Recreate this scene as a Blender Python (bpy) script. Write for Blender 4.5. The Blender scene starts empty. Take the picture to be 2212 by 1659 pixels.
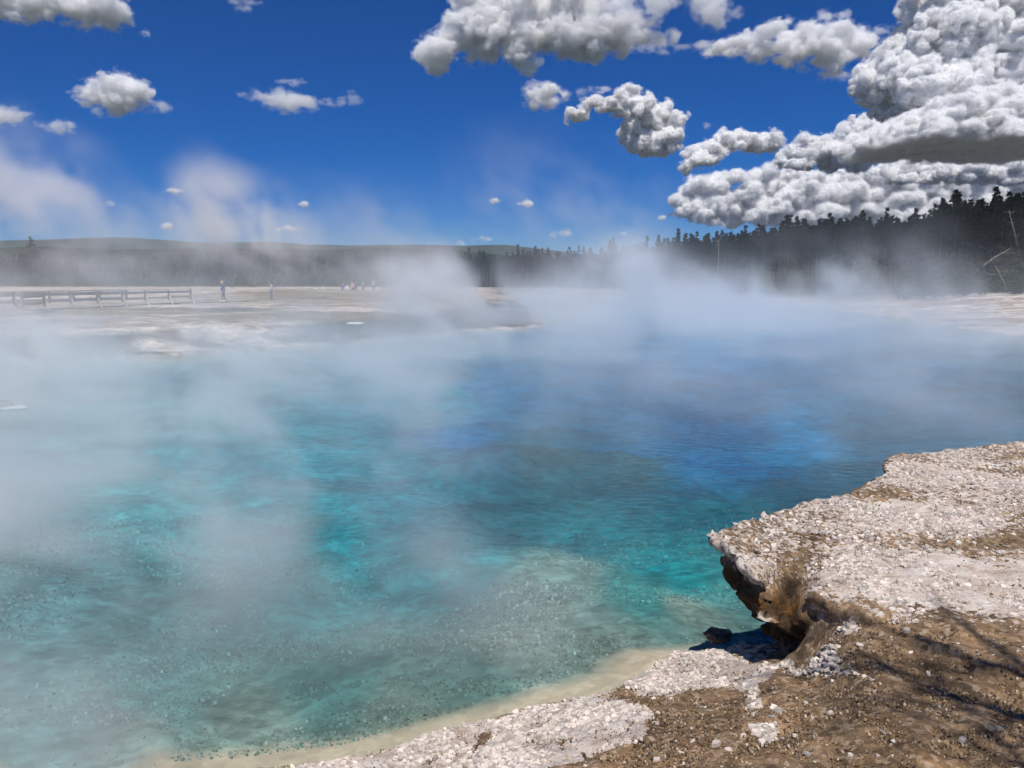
import bpy, math, random, time
import numpy as np
T0 = time.time()
R = math.radians
sc = bpy.context.scene
col = sc.collection
rng = np.random.default_rng(7)
random.seed(7)

# ------------------------------------------------------------------ camera
CAMZ = 2.70
PITCH = R(7.55)
FPX = 1671.0                       # focal length in 2212-px photo units
cd = bpy.data.cameras.new('camera')
cam = bpy.data.objects.new('camera', cd); col.objects.link(cam)
cam.location = (0, 0, CAMZ); cam.rotation_euler = (R(90) - PITCH, 0, 0)
cd.angle = 2 * math.atan(1106 / FPX); cd.clip_start = 0.05; cd.clip_end = 90000
sc.camera = cam

# ------------------------------------------------------------------ sun and sky
SUN_AZ, SUN_EL = R(178), R(61)      # azimuth clockwise from the view direction (+Y)
w = bpy.data.worlds.new('World'); sc.world = w; w.use_nodes = True
nt = w.node_tree; bg = nt.nodes['Background']
sky = nt.nodes.new('ShaderNodeTexSky'); sky.sky_type = 'NISHITA'; sky.sun_disc = False
sky.sun_elevation = SUN_EL; sky.sun_rotation = SUN_AZ
sky.altitude = 2200; sky.air_density = 1.0; sky.dust_density = 0.25; sky.ozone_density = 3.0
hs = nt.nodes.new('ShaderNodeHueSaturation'); hs.inputs['Saturation'].default_value = 1.9
vmx = nt.nodes.new('ShaderNodeVectorMath'); vmx.operation = 'MULTIPLY'; vmx.inputs[1].default_value = (.46, .76, 1.17)
nt.links.new(sky.outputs[0], hs.inputs['Color']); nt.links.new(hs.outputs[0], vmx.inputs[0]); nt.links.new(vmx.outputs[0], bg.inputs[0])
bg.inputs[1].default_value = 0.063
sd = bpy.data.lights.new('sun', 'SUN'); sd.energy = 5.0; sd.angle = R(0.53); sd.color = (1.0, 0.955, 0.89)
sun = bpy.data.objects.new('sun', sd); col.objects.link(sun)
sun.rotation_euler = (R(90) - SUN_EL, 0, math.pi - SUN_AZ)
SUNV = np.array([math.sin(SUN_AZ) * math.cos(SUN_EL), math.cos(SUN_AZ) * math.cos(SUN_EL), math.sin(SUN_EL)])
vs = sc.view_settings; vs.view_transform = 'Standard'; vs.look = 'None'; vs.exposure = 0.0; vs.gamma = 1.0
sc.view_settings.use_curve_mapping = False
cy = sc.cycles
cy.use_denoising = True; cy.use_adaptive_sampling = True; cy.adaptive_threshold = 0.035
cy.max_bounces = 16; cy.diffuse_bounces = 4; cy.glossy_bounces = 2; cy.transmission_bounces = 4
cy.transparent_max_bounces = 24; cy.volume_bounces = 10; cy.volume_step_rate = 1.3; cy.volume_max_steps = 512
cy.caustics_reflective = False; cy.caustics_refractive = False
sc.render.film_transparent = False

# ------------------------------------------------------------------ geometry helpers
cp, sp = math.cos(PITCH), math.sin(PITCH)
def ray(u, v):
    """direction (numpy) through a point of the photo measured on a 2212x1659 sheet; used for surveying only"""
    a = (u - 1106) / FPX; b = (829.5 - v) / FPX
    return np.array([a, cp + b * sp, -sp + b * cp])
def G(u, v, z=0.0):
    d = ray(u, v); t = (z - CAMZ) / d[2]
    return np.array([d[0] * t, d[1] * t, z])
def at(u, v, dist):
    d = ray(u, v); t = dist / d[1]
    return np.array([0, 0, CAMZ]) + d * t
def poly2(pts, z=0.0):
    return np.array([G(p[0], p[1], z if len(p) < 3 else p[2])[:2] for p in pts])

def sdist(poly, X, Y):
    """signed distance to a closed polygon, positive inside"""
    sh = X.shape; x = X.ravel(); y = Y.ravel()
    d = np.full(x.shape, 1e18); inside = np.zeros(x.shape, bool)
    n = len(poly)
    for i in range(n):
        ax, ay = poly[i]; bx, by = poly[(i + 1) % n]
        ex, ey = bx - ax, by - ay
        t = np.clip(((x - ax) * ex + (y - ay) * ey) / (ex * ex + ey * ey + 1e-12), 0, 1)
        d = np.minimum(d, (x - ax - t * ex) ** 2 + (y - ay - t * ey) ** 2)
        c = ((ay > y) != (by > y)) & (x < ex * (y - ay) / (ey + 1e-12) + ax)
        inside ^= c
    d = np.sqrt(d); return np.where(inside, d, -d).reshape(sh)

LN = 64
_lat = np.random.default_rng(11).random((LN, LN, LN)).astype(np.float32)
def noise3(x, y, z):
    """value noise -1..1 on a periodic lattice"""
    x, y, z = np.broadcast_arrays(np.asarray(x, np.float32), np.asarray(y, np.float32), np.asarray(z, np.float32))
    out = np.empty(x.size, np.float32); xr, yr, zr = x.ravel(), y.ravel(), z.ravel()
    CH = 1 << 19
    for s in range(0, x.size, CH):
        a, b, c = xr[s:s+CH], yr[s:s+CH], zr[s:s+CH]
        i, j, k = np.floor(a).astype(np.int32), np.floor(b).astype(np.int32), np.floor(c).astype(np.int32)
        f, g, h = a - i, b - j, c - k
        f = f*f*f*(f*(f*6-15)+10); g = g*g*g*(g*(g*6-15)+10); h = h*h*h*(h*(h*6-15)+10)
        i &= 63; j &= 63; k &= 63; i1 = (i+1) & 63; j1 = (j+1) & 63; k1 = (k+1) & 63
        L = _lat
        x00 = L[i,j,k]*(1-f)+L[i1,j,k]*f; x10 = L[i,j1,k]*(1-f)+L[i1,j1,k]*f
        x01 = L[i,j,k1]*(1-f)+L[i1,j,k1]*f; x11 = L[i,j1,k1]*(1-f)+L[i1,j1,k1]*f
        out[s:s+CH] = ((x00*(1-g)+x10*g)*(1-h)+(x01*(1-g)+x11*g)*h)*2-1
    return out.reshape(x.shape)
def fbm(x, y, z, oct=4, gain=0.5, billow=False):
    s = 0; a = 1.0; tot = 0
    for o in range(oct):
        n = noise3(x * 2**o + 17.3*o, y * 2**o + 5.1*o, z * 2**o + 9.7*o)
        if billow: n = 1 - 2*np.abs(n)*1.6
        s = s + a * n; tot += a; a *= gain
    return s / tot
def sstep(a, b, x):
    t = np.clip((x - a) / (b - a), 0, 1); return t*t*(3-2*t)

def surface_nets(F, org, h):
    """naive surface nets; F<0 inside. returns verts, quads"""
    nx, ny, nz = F.shape
    ins = F < 0
    c = np.zeros((nx-1, ny-1, nz-1), np.uint8)
    for dx in (0,1):
        for dy in (0,1):
            for dz in (0,1):
                c += ins[dx:nx-1+dx, dy:ny-1+dy, dz:nz-1+dz]
    act = (c > 0) & (c < 8)
    idx = np.full(act.shape, -1, np.int32)
    I, J, K = np.nonzero(act); n = len(I); idx[I, J, K] = np.arange(n)
    acc = np.zeros((n, 3)); cnt = np.zeros(n)
    corners = [(a, b, d) for a in (0,1) for b in (0,1) for d in (0,1)]
    for a in range(8):
        for ax in range(3):
            p = corners[a]
            if p[ax] == 1: continue
            q = list(p); q[ax] = 1
            fa = F[I+p[0], J+p[1], K+p[2]]; fb = F[I+q[0], J+q[1], K+q[2]]
            m = (fa < 0) != (fb < 0)
            t = np.where(m, fa / np.where(m, fa - fb, 1), 0)
            pos = np.tile(np.array(p, float), (n, 1)); pos[:, ax] += t
            acc += pos * m[:, None]; cnt += m
    V = (np.stack([I, J, K], 1) + acc / cnt[:, None]) * h + np.array(org)
    quads = []
    for ax in range(3):
        sl0 = [slice(1, -1)] * 3; sl1 = [slice(1, -1)] * 3
        sl0[ax] = slice(0, -1); sl1[ax] = slice(1, None)
        A = ins[tuple(sl0)]; B = ins[tuple(sl1)]
        ch = np.nonzero(A != B)
        flip = A[ch]
        P = [ch[k] + (0 if k == ax else 1) for k in range(3)]
        o1, o2 = [(1, 2), (2, 0), (0, 1)][ax]
        def cell(da, db):
            q = [p.copy() for p in P]; q[o1] -= da; q[o2] -= db
            return idx[q[0], q[1], q[2]]
        Q = np.stack([cell(1,1), cell(0,1), cell(0,0), cell(1,0)], 1)
        Q[~flip] = Q[~flip][:, ::-1]
        quads.append(Q)
    Q = np.concatenate(quads); Q = Q[(Q >= 0).all(1)]
    return V, Q

def drop_crumbs(V, Q, least):
    """remove loose islands smaller than least vertices"""
    l = np.arange(len(V)); a = Q.ravel(); b = np.roll(Q, -1, 1).ravel()
    for it in range(60):
        m = np.minimum(l[a], l[b]); o = l.copy(); np.minimum.at(l, a, m); np.minimum.at(l, b, m); l = l[l]; l = l[l]
        if (o == l).all(): break
    cnt = np.bincount(l, minlength=len(V)); keep = cnt[l] >= max(least, (.2 if len(V) > 9000 else .75)*cnt.max()); new = np.cumsum(keep)-1
    return V[keep], new[Q[keep[Q[:, 0]]]]
def np_mesh(name, V, Fc, smooth=True, mats=(), parent=None, loc=None, vcol=None, nper=4):
    """link one mesh object from numpy arrays; Fc is (m,k) or a flat list of polygons"""
    me = bpy.data.meshes.new(name)
    V = np.asarray(V, np.float32); me.vertices.add(len(V)); me.vertices.foreach_set('co', V.ravel())
    if isinstance(Fc, np.ndarray):
        k = Fc.shape[1]; m = len(Fc)
        me.loops.add(m*k); me.loops.foreach_set('vertex_index', Fc.ravel().astype(np.int32))
        me.polygons.add(m); me.polygons.foreach_set('loop_start', np.arange(m, dtype=np.int32)*k)
    else:
        tot = [len(f) for f in Fc]; me.loops.add(sum(tot))
        me.loops.foreach_set('vertex_index', np.concatenate([np.asarray(f) for f in Fc]).astype(np.int32))
        me.polygons.add(len(Fc)); st = np.concatenate([[0], np.cumsum(tot)[:-1]]).astype(np.int32)
        me.polygons.foreach_set('loop_start', st)
    me.update(calc_edges=True)
    me.polygons.foreach_set('use_smooth', np.full(len(me.polygons), bool(smooth)))
    if vcol is not None:
        for nm, arr in vcol.items():
            if arr.ndim == 1:
                a = me.attributes.new(nm, 'FLOAT', 'POINT'); a.data.foreach_set('value', arr.astype(np.float32))
            else:
                a = me.attributes.new(nm, 'FLOAT_COLOR', 'POINT')
                c = np.ones((len(V), 4), np.float32); c[:, :3] = arr; a.data.foreach_set('color', c.ravel())
    for m_ in (mats if isinstance(mats, (list, tuple)) else [mats]): me.materials.append(m_)
    me.validate(); me.update()
    o = bpy.data.objects.new(name, me); col.objects.link(o)
    if parent is not None: o.parent = parent
    if loc is not None: o.location = loc
    return o

def tag(o, label=None, cat=None, group=None, kind=None):
    if label: o['label'] = label
    if cat: o['category'] = cat
    if group: o['group'] = group
    if kind: o['kind'] = kind
    return o
def empty(name, loc, rz=0):
    o = bpy.data.objects.new(name, None); col.objects.link(o); o.location = loc; o.rotation_euler = (0, 0, rz)
    o.empty_display_size = 0.2
    return o
def copy_tree(o, parent=None):
    c = o.copy(); col.objects.link(c)
    if parent is not None: c.parent = parent
    for ch in o.children: copy_tree(ch, c)
    return c
class MB:
    """collects simple solids into one mesh"""
    def __init__(s): s.V = []; s.F = []; s.n = 0
    def add(s, V, F):
        s.V.append(np.asarray(V, float)); s.F += [[i + s.n for i in f] for f in F]; s.n += len(V)
    def bar(s, a, b, w_, h_, up=(0, 0, 1), bev=0.0):
        a, b = np.array(a, float), np.array(b, float); d = b - a; d /= np.linalg.norm(d)
        up = np.array(up, float); x = np.cross(d, up)
        if np.linalg.norm(x) < 1e-3: x = np.cross(d, (0, 1, 0))
        x /= np.linalg.norm(x); y = np.cross(x, d)
        bv = min(w_, h_) * 0.15
        prof = [(-w_/2+bv, -h_/2), (w_/2-bv, -h_/2), (w_/2, -h_/2+bv), (w_/2, h_/2-bv), (w_/2-bv, h_/2), (-w_/2+bv, h_/2), (-w_/2, h_/2-bv), (-w_/2, -h_/2+bv)]
        V = [a + x*p + y*q for p, q in prof] + [b + x*p + y*q for p, q in prof]
        F = [[i, (i+1) % 8, (i+1) % 8 + 8, i + 8] for i in range(8)] + [list(range(7, -1, -1)), list(range(8, 16))]
        s.add(V, F)
    def tube(s, pts, rad, n=8):
        pts = [np.array(p, float) for p in pts]; rings = []
        for i, p in enumerate(pts):
            d = pts[min(i+1, len(pts)-1)] - pts[max(i-1, 0)]; d /= np.linalg.norm(d) + 1e-9
            x = np.cross(d, (0.13, 0.31, 0.94)); x /= np.linalg.norm(x) + 1e-9; y = np.cross(x, d)
            r = rad[i] if isinstance(rad, (list, tuple, np.ndarray)) else rad
            rings.append([p + r*(x*math.cos(2*math.pi*k/n) + y*math.sin(2*math.pi*k/n)) for k in range(n)])
        V = [v for r_ in rings for v in r_]
        F = [[i*n+k, i*n+(k+1) % n, (i+1)*n+(k+1) % n, (i+1)*n+k] for i in range(len(pts)-1) for k in range(n)]
        F += [list(range(n-1, -1, -1)), [(len(pts)-1)*n+k for k in range(n)]]
        s.add(V, F)
    def build(s, name, mat, parent=None, smooth=False, loc=None):
        return np_mesh(name, np.concatenate(s.V), s.F, smooth, mat, parent, loc)

# ------------------------------------------------------------------ materials
def new_mat(name):
    m = bpy.data.materials.new(name); m.use_nodes = True; m.node_tree.nodes.clear(); return m, m.node_tree
def N(nt, t, **kw):
    n = nt.nodes.new(t)
    for k, v in kw.items():
        if k in n.inputs.keys(): n.inputs[k].default_value = v
        else: setattr(n, k, v)
    return n
def rough_mat(name, c1, c2, scale=5, bump=0.3, rough=0.85, detail=6, bscale=None, spec=0.2, stretch=None):
    m, nt = new_mat(name); L = nt.links.new
    out = N(nt, 'ShaderNodeOutputMaterial'); p = N(nt, 'ShaderNodeBsdfPrincipled')
    p.inputs['Roughness'].default_value = rough; p.inputs['Specular IOR Level'].default_value = spec
    tc = N(nt, 'ShaderNodeTexCoord'); mp = N(nt, 'ShaderNodeMapping')
    if stretch: mp.inputs['Scale'].default_value = stretch
    L(tc.outputs['Object'], mp.inputs[0])
    n1 = N(nt, 'ShaderNodeTexNoise'); n1.inputs['Scale'].default_value = scale; n1.inputs['Detail'].default_value = detail; L(mp.outputs[0], n1.inputs[0])
    cr = N(nt, 'ShaderNodeValToRGB'); cr.color_ramp.elements[0].position = 0.35; cr.color_ramp.elements[1].position = 0.65
    cr.color_ramp.elements[0].color = (*c1, 1); cr.color_ramp.elements[1].color = (*c2, 1)
    L(n1.outputs[0], cr.inputs[0]); L(cr.outputs[0], p.inputs['Base Color'])
    n2 = N(nt, 'ShaderNodeTexNoise'); n2.inputs['Scale'].default_value = bscale or scale*4; n2.inputs['Detail'].default_value = 5; L(mp.outputs[0], n2.inputs[0])
    b = N(nt, 'ShaderNodeBump'); b.inputs['Strength'].default_value = bump; b.inputs['Distance'].default_value = 0.02
    L(n2.outputs[0], b.inputs['Height']); L(b.outputs[0], p.inputs['Normal']); L(p.outputs[0], out.inputs[0])
    return m

def lin(r, g, b):
    f = lambda c: (c/255/12.92) if c <= 10 else ((c/255+0.055)/1.055)**2.4
    return np.array([f(r), f(g), f(b)])

# ------------------------------------------------------------------ survey of the pool
POOL = poly2([(2900, 800), (2500, 765), (2212, 727), (2100, 712), (1998, 698), (1930, 683), (1800, 671), (1684, 665), (1475, 662),
              (1390, 668), (1290, 684), (1140, 709), (1000, 714), (940, 722), (860, 727), (760, 740), (650, 748), (550, 757), (430, 764), (250, 775),
              (0, 792), (-300, 830), (-350, 1000), (-300, 1300), (-100, 1640), (60, 1720), (250, 1740), (480, 1690), (700, 1654), (922, 1587),
              (1096, 1536), (1265, 1486), (1365, 1440), (1411, 1408), (1545, 1396)])
POOL = np.concatenate([POOL, np.array([[2.3, 5.1], [3.2, 5.7], [4.6, 7.0], [6.4, 8.3], [9.5, 9.2], [16, 10.5], [26, 14.0], [38, 22.0]])])
PLAN_T = 1.03                       # height of the near terrace

# ------------------------------------------------------------------ pool floor colours: sRGB impressions of the bottom, kept with the bottom
ctrl = [((60,1560),(112,160,158)),((300,1500),(84,138,136)),((700,1450),(74,120,116)),((1000,1490),(92,124,118)),((1180,1340),(132,156,148)),
 ((1250,1290),(124,154,148)),((1080,1390),(138,156,148)),((1400,1330),(60,140,138)),((1440,1250),(14,132,140)),((1500,1300),(30,136,138)),((1300,1150),(16,116,128)),((1120,1100),(20,92,104)),((1000,1180),(14,116,130)),
 ((1200,980),(26,84,88)),((1100,960),(30,84,90)),((1330,985),(22,78,86)),((1350,1000),(20,84,96)),((1700,1060),(8,82,100)),((1500,1080),(10,100,112)),((1400,955),(0,106,146)),((1500,990),(0,104,156)),((1500,880),(0,88,132)),((1750,930),(0,124,174)),((1000,945),(0,108,158)),
 ((1350,830),(0,96,140)),((1150,840),(6,108,150)),((1600,780),(0,120,172)),((1500,730),(10,142,200)),((1750,720),(20,138,192)),((1900,820),(20,112,158)),((2100,860),(50,104,136)),((2100,760),(90,140,168)),((1300,730),(50,156,200)),
 ((900,860),(40,142,166)),((600,1000),(30,140,156)),((300,1150),(60,158,164)),((200,900),(100,160,165)),((1000,1250),(20,132,140)),((600,1250),(54,132,136)),
 ((1900,700),(140,180,190)),((1200,675),(180,206,196)),((1750,668),(190,200,190)),((950,750),(90,150,170)),((600,800),(110,160,170)),((900,1450),(90,124,118)),((1300,1420),(118,138,128)),((1480,1370),(130,150,138)),
 ((850,1560),(112,136,126)),((500,1600),(128,150,140)),((250,1620),(130,150,145)),((850,1050),(14,124,142)),((1800,1000),(12,88,112)),((1900,940),(30,94,124)),((400,1350),(76,126,126)),((100,1350),(90,146,150)),((750,1150),(24,130,140))]
CP = np.array([G(u, v, -0.25 if v > 1380 else -0.62 if v > 1010 else -.8)[:2] for (u, v), c in ctrl]); CC = np.array([lin(*c) for _, c in ctrl])
CPl = np.stack([np.arctan2(CP[:, 0], CP[:, 1]) * 2.2, np.log(np.hypot(CP[:, 0], CP[:, 1]))], 1)
def floor_colour(x, y):
    wx = x + 0.06*np.hypot(x, y)*fbm(x*0.35, y*0.35, 0*x+3, 3); wy = y + 0.09*np.hypot(x, y)*fbm(x*0.35, y*0.35, 0*x+8, 3)
    q = np.stack([np.arctan2(wx, wy)*2.2, np.log(np.hypot(wx, wy)+1e-3)], 1)
    out = np.zeros((len(x), 3)); ws = np.zeros(len(x))
    for p, c in zip(CPl, CC):
        w_ = 1.0 / (((q-p)**2).sum(1) + 0.0012)**2.0
        out += w_[:, None]*c; ws += w_
    return out / ws[:, None]

def ground_height(x, y):
    """the one big sheet: pool basin, banks, plain"""
    d = sdist(POOL, x, y)
    wob = fbm(x*0.25, y*0.25, 0*x+1.5, 4)
    r = np.hypot(x, y); az = np.degrees(np.arctan2(x, y))
    farm = sstep(14, 24, y)
    # inside
    dep = np.minimum(0.08 + 0.14*np.maximum(d, 0), .72)
    dx_, dy_ = G(1500, 880, -0.4)[:2]
    deep = np.exp(-(((x-dx_)/6.5)**2 + ((y-dy_)/4.5)**2))
    dep = dep + .5*deep
    dep = dep + np.minimum(d, 1.5)*0.10*fbm(x*0.9, y*0.9, 0*x, 4)
    rx, ry = G(1170, 975, -.5)[:2]; rdg = np.exp(-(((x-rx+.25*(y-ry))/3.0)**2 + ((y-ry)/1.3)**2)**2)
    dep = dep - .38*rdg*(.7+.5*fbm(x*1.5, y*1.5, 0*x+31, 4)); dep = np.maximum(dep, .05)
    # outside
    do = np.maximum(-d + 0.8*wob*farm, 0)
    left = sstep(4, -9, az)        # 1 on the left
    hl = 0.10*sstep(0, .3, do) + 0.68*sstep(0.9, 4.2, do)**1.3 + 0.08*sstep(5, 14, do)
    hr = 0.10*sstep(0, 0.6, do) + 0.45*sstep(2, 22, do)
    hfar = hl*left + hr*(1-left)
    hn = np.minimum(-0.12 + 0.0*do + 0.9*sstep(0.8, 2.6, do), 0.78)
    h_out = np.where(y > 11, hfar, hn)
    h_out = h_out + farm*0.07*fbm(x*0.6, y*0.6, 0*x+4, 4)*sstep(0, 1.5, do)
    # far rising shore under the forest and the path mound
    h_out = h_out + 1.0*sstep(60, 110, r)*sstep(24, 34, az)
    mound = np.exp(-(((x+29)/14)**2 + ((y-106)/18)**2)); h_out = h_out + 0.9*mound*farm
    inside = d > 0
    h = np.where(inside, -dep, h_out)
    return h, d

# polar grid of the ground
ang = np.concatenate([np.linspace(-180, -45, 46)[:-1], np.linspace(-45, 45, 620), np.linspace(45, 180, 46)[1:-1]])
rad = np.concatenate([[0.4], np.geomspace(1.2, 320, 640), np.geomspace(340, 8900, 40)])
A_, R_ = np.meshgrid(np.radians(ang), rad, indexing='ij')
gx = (np.sin(A_)*R_).ravel(); gy = (np.cos(A_)*R_).ravel()
gh, gd = ground_height(gx, gy)
na, nr = A_.shape
ii = (np.arange(na)[:, None]*nr + np.arange(nr-1)[None, :]).ravel()
jj = (((np.arange(na)+1) % na)[:, None]*nr + np.arange(nr-1)[None, :]).ravel()
GQ = np.stack([ii, ii+1, jj+1, jj], 1)
fc = floor_colour(gx, gy)*.88
sand = lin(196, 178, 154)
SB = poly2([(200,1720),(330,1602),(560,1590),(850,1560),(1100,1505),(1335,1436),(1420,1410),(1370,1500),(900,1640),(600,1740)], -.1)
sh = sstep(0.42, 0.08, gd + 0.25*fbm(gx*1.2, gy*1.2, 0*gx+2, 3))*(gy < 12)
sh = np.maximum(sh, .9*sstep(-.14, .16, sdist(SB, gx, gy) + .05*fbm(gx*2, gy*2, 0*gx, 3)))
fc = fc*(1-sh[:, None]) + sand*sh[:, None]
rim = sstep(1.6, 0.1, gd)*(gy > 20)
fc = fc*(1-0.7*rim[:, None]) + lin(200, 200, 190)*0.7*rim[:, None]
# land colours
n1 = fbm(gx*0.18, gy*0.30, 0*gx+6, 4); n2 = fbm(gx*1.2, gy*2.4, 0*gx+7, 4)
crust = lin(205, 196, 184); olive = lin(112, 102, 72); dark = lin(66, 62, 60); brown = lin(150, 125, 98)
wcr = sstep(-0.25, 0.25, n1*0.9 + n2*0.8 + 0.12)
lc = crust*wcr[:, None] + brown*(1-wcr[:, None]); lc = lc*np.clip(1 + .55*fbm(gx*2.6, gy*1.6, 0*gx+61, 3), .5, 1.5)[:, None]
az_g = np.degrees(np.arctan2(gx, gy))
# olive damp strip in front of the boardwalk, grass beyond on the left
BWL = [((-60, 655)), ((0, 668)), ((100, 676))]
ol = np.exp(-((gy-(47.0-0.35*(gx+20)))/6.5)**4)*sstep(0, -8, az_g)*sstep(-0.35, 0.1, fbm(gx*0.1, gy*0.3, 0*gx+9, 3)+0.15)
lc = lc*(1-0.85*ol[:, None]) + olive*0.85*ol[:, None]
mo = np.exp(-(((gx+22)/16)**2 + ((gy-85)/24)**2)); lc = lc*(1-0.8*mo[:, None]) + olive*0.8*mo[:, None]
bank = sstep(.02, .12, gh)*sstep(.74, .6, gh)*(gy > 20)*sstep(4, 0, az_g)*sstep(-0.3, 0.05, fbm(gx*0.16, gy*0.2, 0*gx+12, 3)+.12)
lc = lc*(1-bank[:, None]) + dark*bank[:, None]
ff = sstep(85, 130, np.hypot(gx, gy))*sstep(6, 22, az_g) + sstep(255, 290, gy); ff = np.clip(ff, 0, 1)
lc = lc*(1-ff[:, None]) + lin(70, 66, 48)*ff[:, None]
inside = (gd > 0)
gc = np.where(inside[:, None], fc, lc)

def ground_mat():
    m, nt = new_mat('sinter_ground'); L = nt.links.new
    out = N(nt, 'ShaderNodeOutputMaterial'); p = N(nt, 'ShaderNodeBsdfPrincipled'); p.inputs['Roughness'].default_value = 0.9; p.inputs['Specular IOR Level'].default_value = 0.1
    at_ = N(nt, 'ShaderNodeAttribute'); at_.attribute_name = 'tint'
    ge = N(nt, 'ShaderNodeNewGeometry')
    # cobbles of several sizes: light and dark stones
    v1 = N(nt, 'ShaderNodeTexVoronoi'); v1.inputs['Scale'].default_value = 13; v1.inputs['Randomness'].default_value = 1
    wp = N(nt, 'ShaderNodeTexNoise'); wp.inputs['Scale'].default_value = 5; wp.inputs['Detail'].default_value = 4
    L(ge.outputs['Position'], wp.inputs[0])
    mx = N(nt, 'ShaderNodeMix'); mx.data_type = 'VECTOR'; mx.inputs[0].default_value = 0.12
    L(ge.outputs['Position'], mx.inputs[4]); L(wp.outputs['Color'], mx.inputs[5]); L(mx.outputs[1], v1.inputs[0])
    sepc = N(nt, 'ShaderNodeSeparateColor'); L(v1.outputs['Color'], sepc.inputs[0])
    n1 = N(nt, 'ShaderNodeTexNoise'); n1.inputs['Scale'].default_value = 4.2; n1.inputs['Detail'].default_value = 9; n1.inputs['Roughness'].default_value = 0.68; L(ge.outputs['Position'], n1.inputs[0])
    def math_(op, a, b=None, c=None):
        n = N(nt, 'ShaderNodeMath'); n.operation = op
        for i, v in enumerate((a, b, c)):
            if v is None: continue
            if isinstance(v, (int, float)): n.inputs[i].default_value = v
            else: L(v, n.inputs[i])
        return n.outputs[0]
    # factor = 0.55 + contrast
    k = math_('MULTIPLY_ADD', sepc.outputs[0], 0.42, 0.66)
    mr = N(nt, 'ShaderNodeMapRange'); mr.inputs[1].default_value = 0.3; mr.inputs[2].default_value = 0.7; mr.inputs[3].default_value = 0.58; mr.inputs[4].default_value = 1.42; L(n1.outputs[0], mr.inputs[0])
    n4 = N(nt, 'ShaderNodeTexNoise'); n4.inputs['Scale'].default_value = 0.75; n4.inputs['Detail'].default_value = 7; n4.inputs['Roughness'].default_value = 0.62; n4.inputs['Distortion'].default_value = .7; L(ge.outputs['Position'], n4.inputs[0])
    m4 = N(nt, 'ShaderNodeMapRange'); m4.inputs[1].default_value = 0.32; m4.inputs[2].default_value = 0.68; m4.inputs[3].default_value = 0.6; m4.inputs[4].default_value = 1.45; L(n4.outputs[0], m4.inputs[0])
    k2 = math_('MULTIPLY', math_('MULTIPLY', k, mr.outputs[0]), m4.outputs[0])
    ka = N(nt, 'ShaderNodeAttribute'); ka.attribute_name = 'cobble'
    kk = N(nt, 'ShaderNodeMix'); kk.data_type = 'FLOAT'; L(ka.outputs['Fac'], kk.inputs[0]); kk.inputs[2].default_value = 1.0; L(k2, kk.inputs[3])
    vm = N(nt, 'ShaderNodeVectorMath'); vm.operation = 'SCALE'; L(at_.outputs['Color'], vm.inputs[0]); L(kk.outputs[0], vm.inputs['Scale'])
    L(vm.outputs[0], p.inputs['Base Color'])
    b = N(nt, 'ShaderNodeBump'); b.inputs['Strength'].default_value = 0.5; b.inputs['Distance'].default_value = 0.06; L(n1.outputs[0], b.inputs['Height']); L(b.outputs[0], p.inputs['Normal'])
    L(p.outputs[0], out.inputs[0]); return m
cob = np.where(inside, 0.95*sstep(2.9, 1.3, -gh + 0.4), 1.0)
cob = np.where(inside & (sh > 0.3), 0.45, cob)
ground = np_mesh('ground', np.stack([gx, gy, gh], 1), GQ, True, ground_mat(), vcol={'tint': gc, 'cobble': cob})
tag(ground, kind='structure')
print('ground', time.time()-T0)

# ------------------------------------------------------------------ water
def water_mat():
    m, nt = new_mat('pool_water'); L = nt.links.new
    out = N(nt, 'ShaderNodeOutputMaterial'); tr = N(nt, 'ShaderNodeBsdfTransparent'); gl = N(nt, 'ShaderNodeBsdfGlossy')
    tr.inputs[0].default_value = (0.93, 0.975, 0.98, 1)
    gl.inputs['Roughness'].default_value = 0.12; gl.inputs['Color'].default_value = (1, 1, 1, 1)
    ge = N(nt, 'ShaderNodeNewGeometry')
    mp = N(nt, 'ShaderNodeMapping'); mp.inputs['Scale'].default_value = (1, 1.6, 1); mp.inputs['Rotation'].default_value = (0, 0, 0.5); L(ge.outputs['Position'], mp.inputs[0])
    n1 = N(nt, 'ShaderNodeTexNoise'); n1.inputs['Scale'].default_value = 5.5; n1.inputs['Detail'].default_value = 4; n1.inputs['Distortion'].default_value = 0.6; L(mp.outputs[0], n1.inputs[0])
    b = N(nt, 'ShaderNodeBump'); b.inputs['Strength'].default_value = 0.3; b.inputs['Distance'].default_value = 0.025; L(n1.outputs[0], b.inputs['Height'])
    fr = N(nt, 'ShaderNodeFresnel'); fr.inputs['IOR'].default_value = 1.2; L(b.outputs[0], fr.inputs['Normal']); L(b.outputs[0], gl.inputs['Normal'])
    mx = N(nt, 'ShaderNodeMixShader'); L(fr.outputs[0], mx.inputs[0]); L(tr.outputs[0], mx.inputs[1]); L(gl.outputs[0], mx.inputs[2]); L(mx.outputs[0], out.inputs[0])
    return m
wv = np.array([[-70, 1.0, 0], [75, 1.0, 0], [75, 120, 0], [-70, 120, 0]], float)
water = np_mesh('water', wv, np.array([[0, 1, 2, 3]]), False, water_mat()); tag(water, kind='structure')

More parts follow.
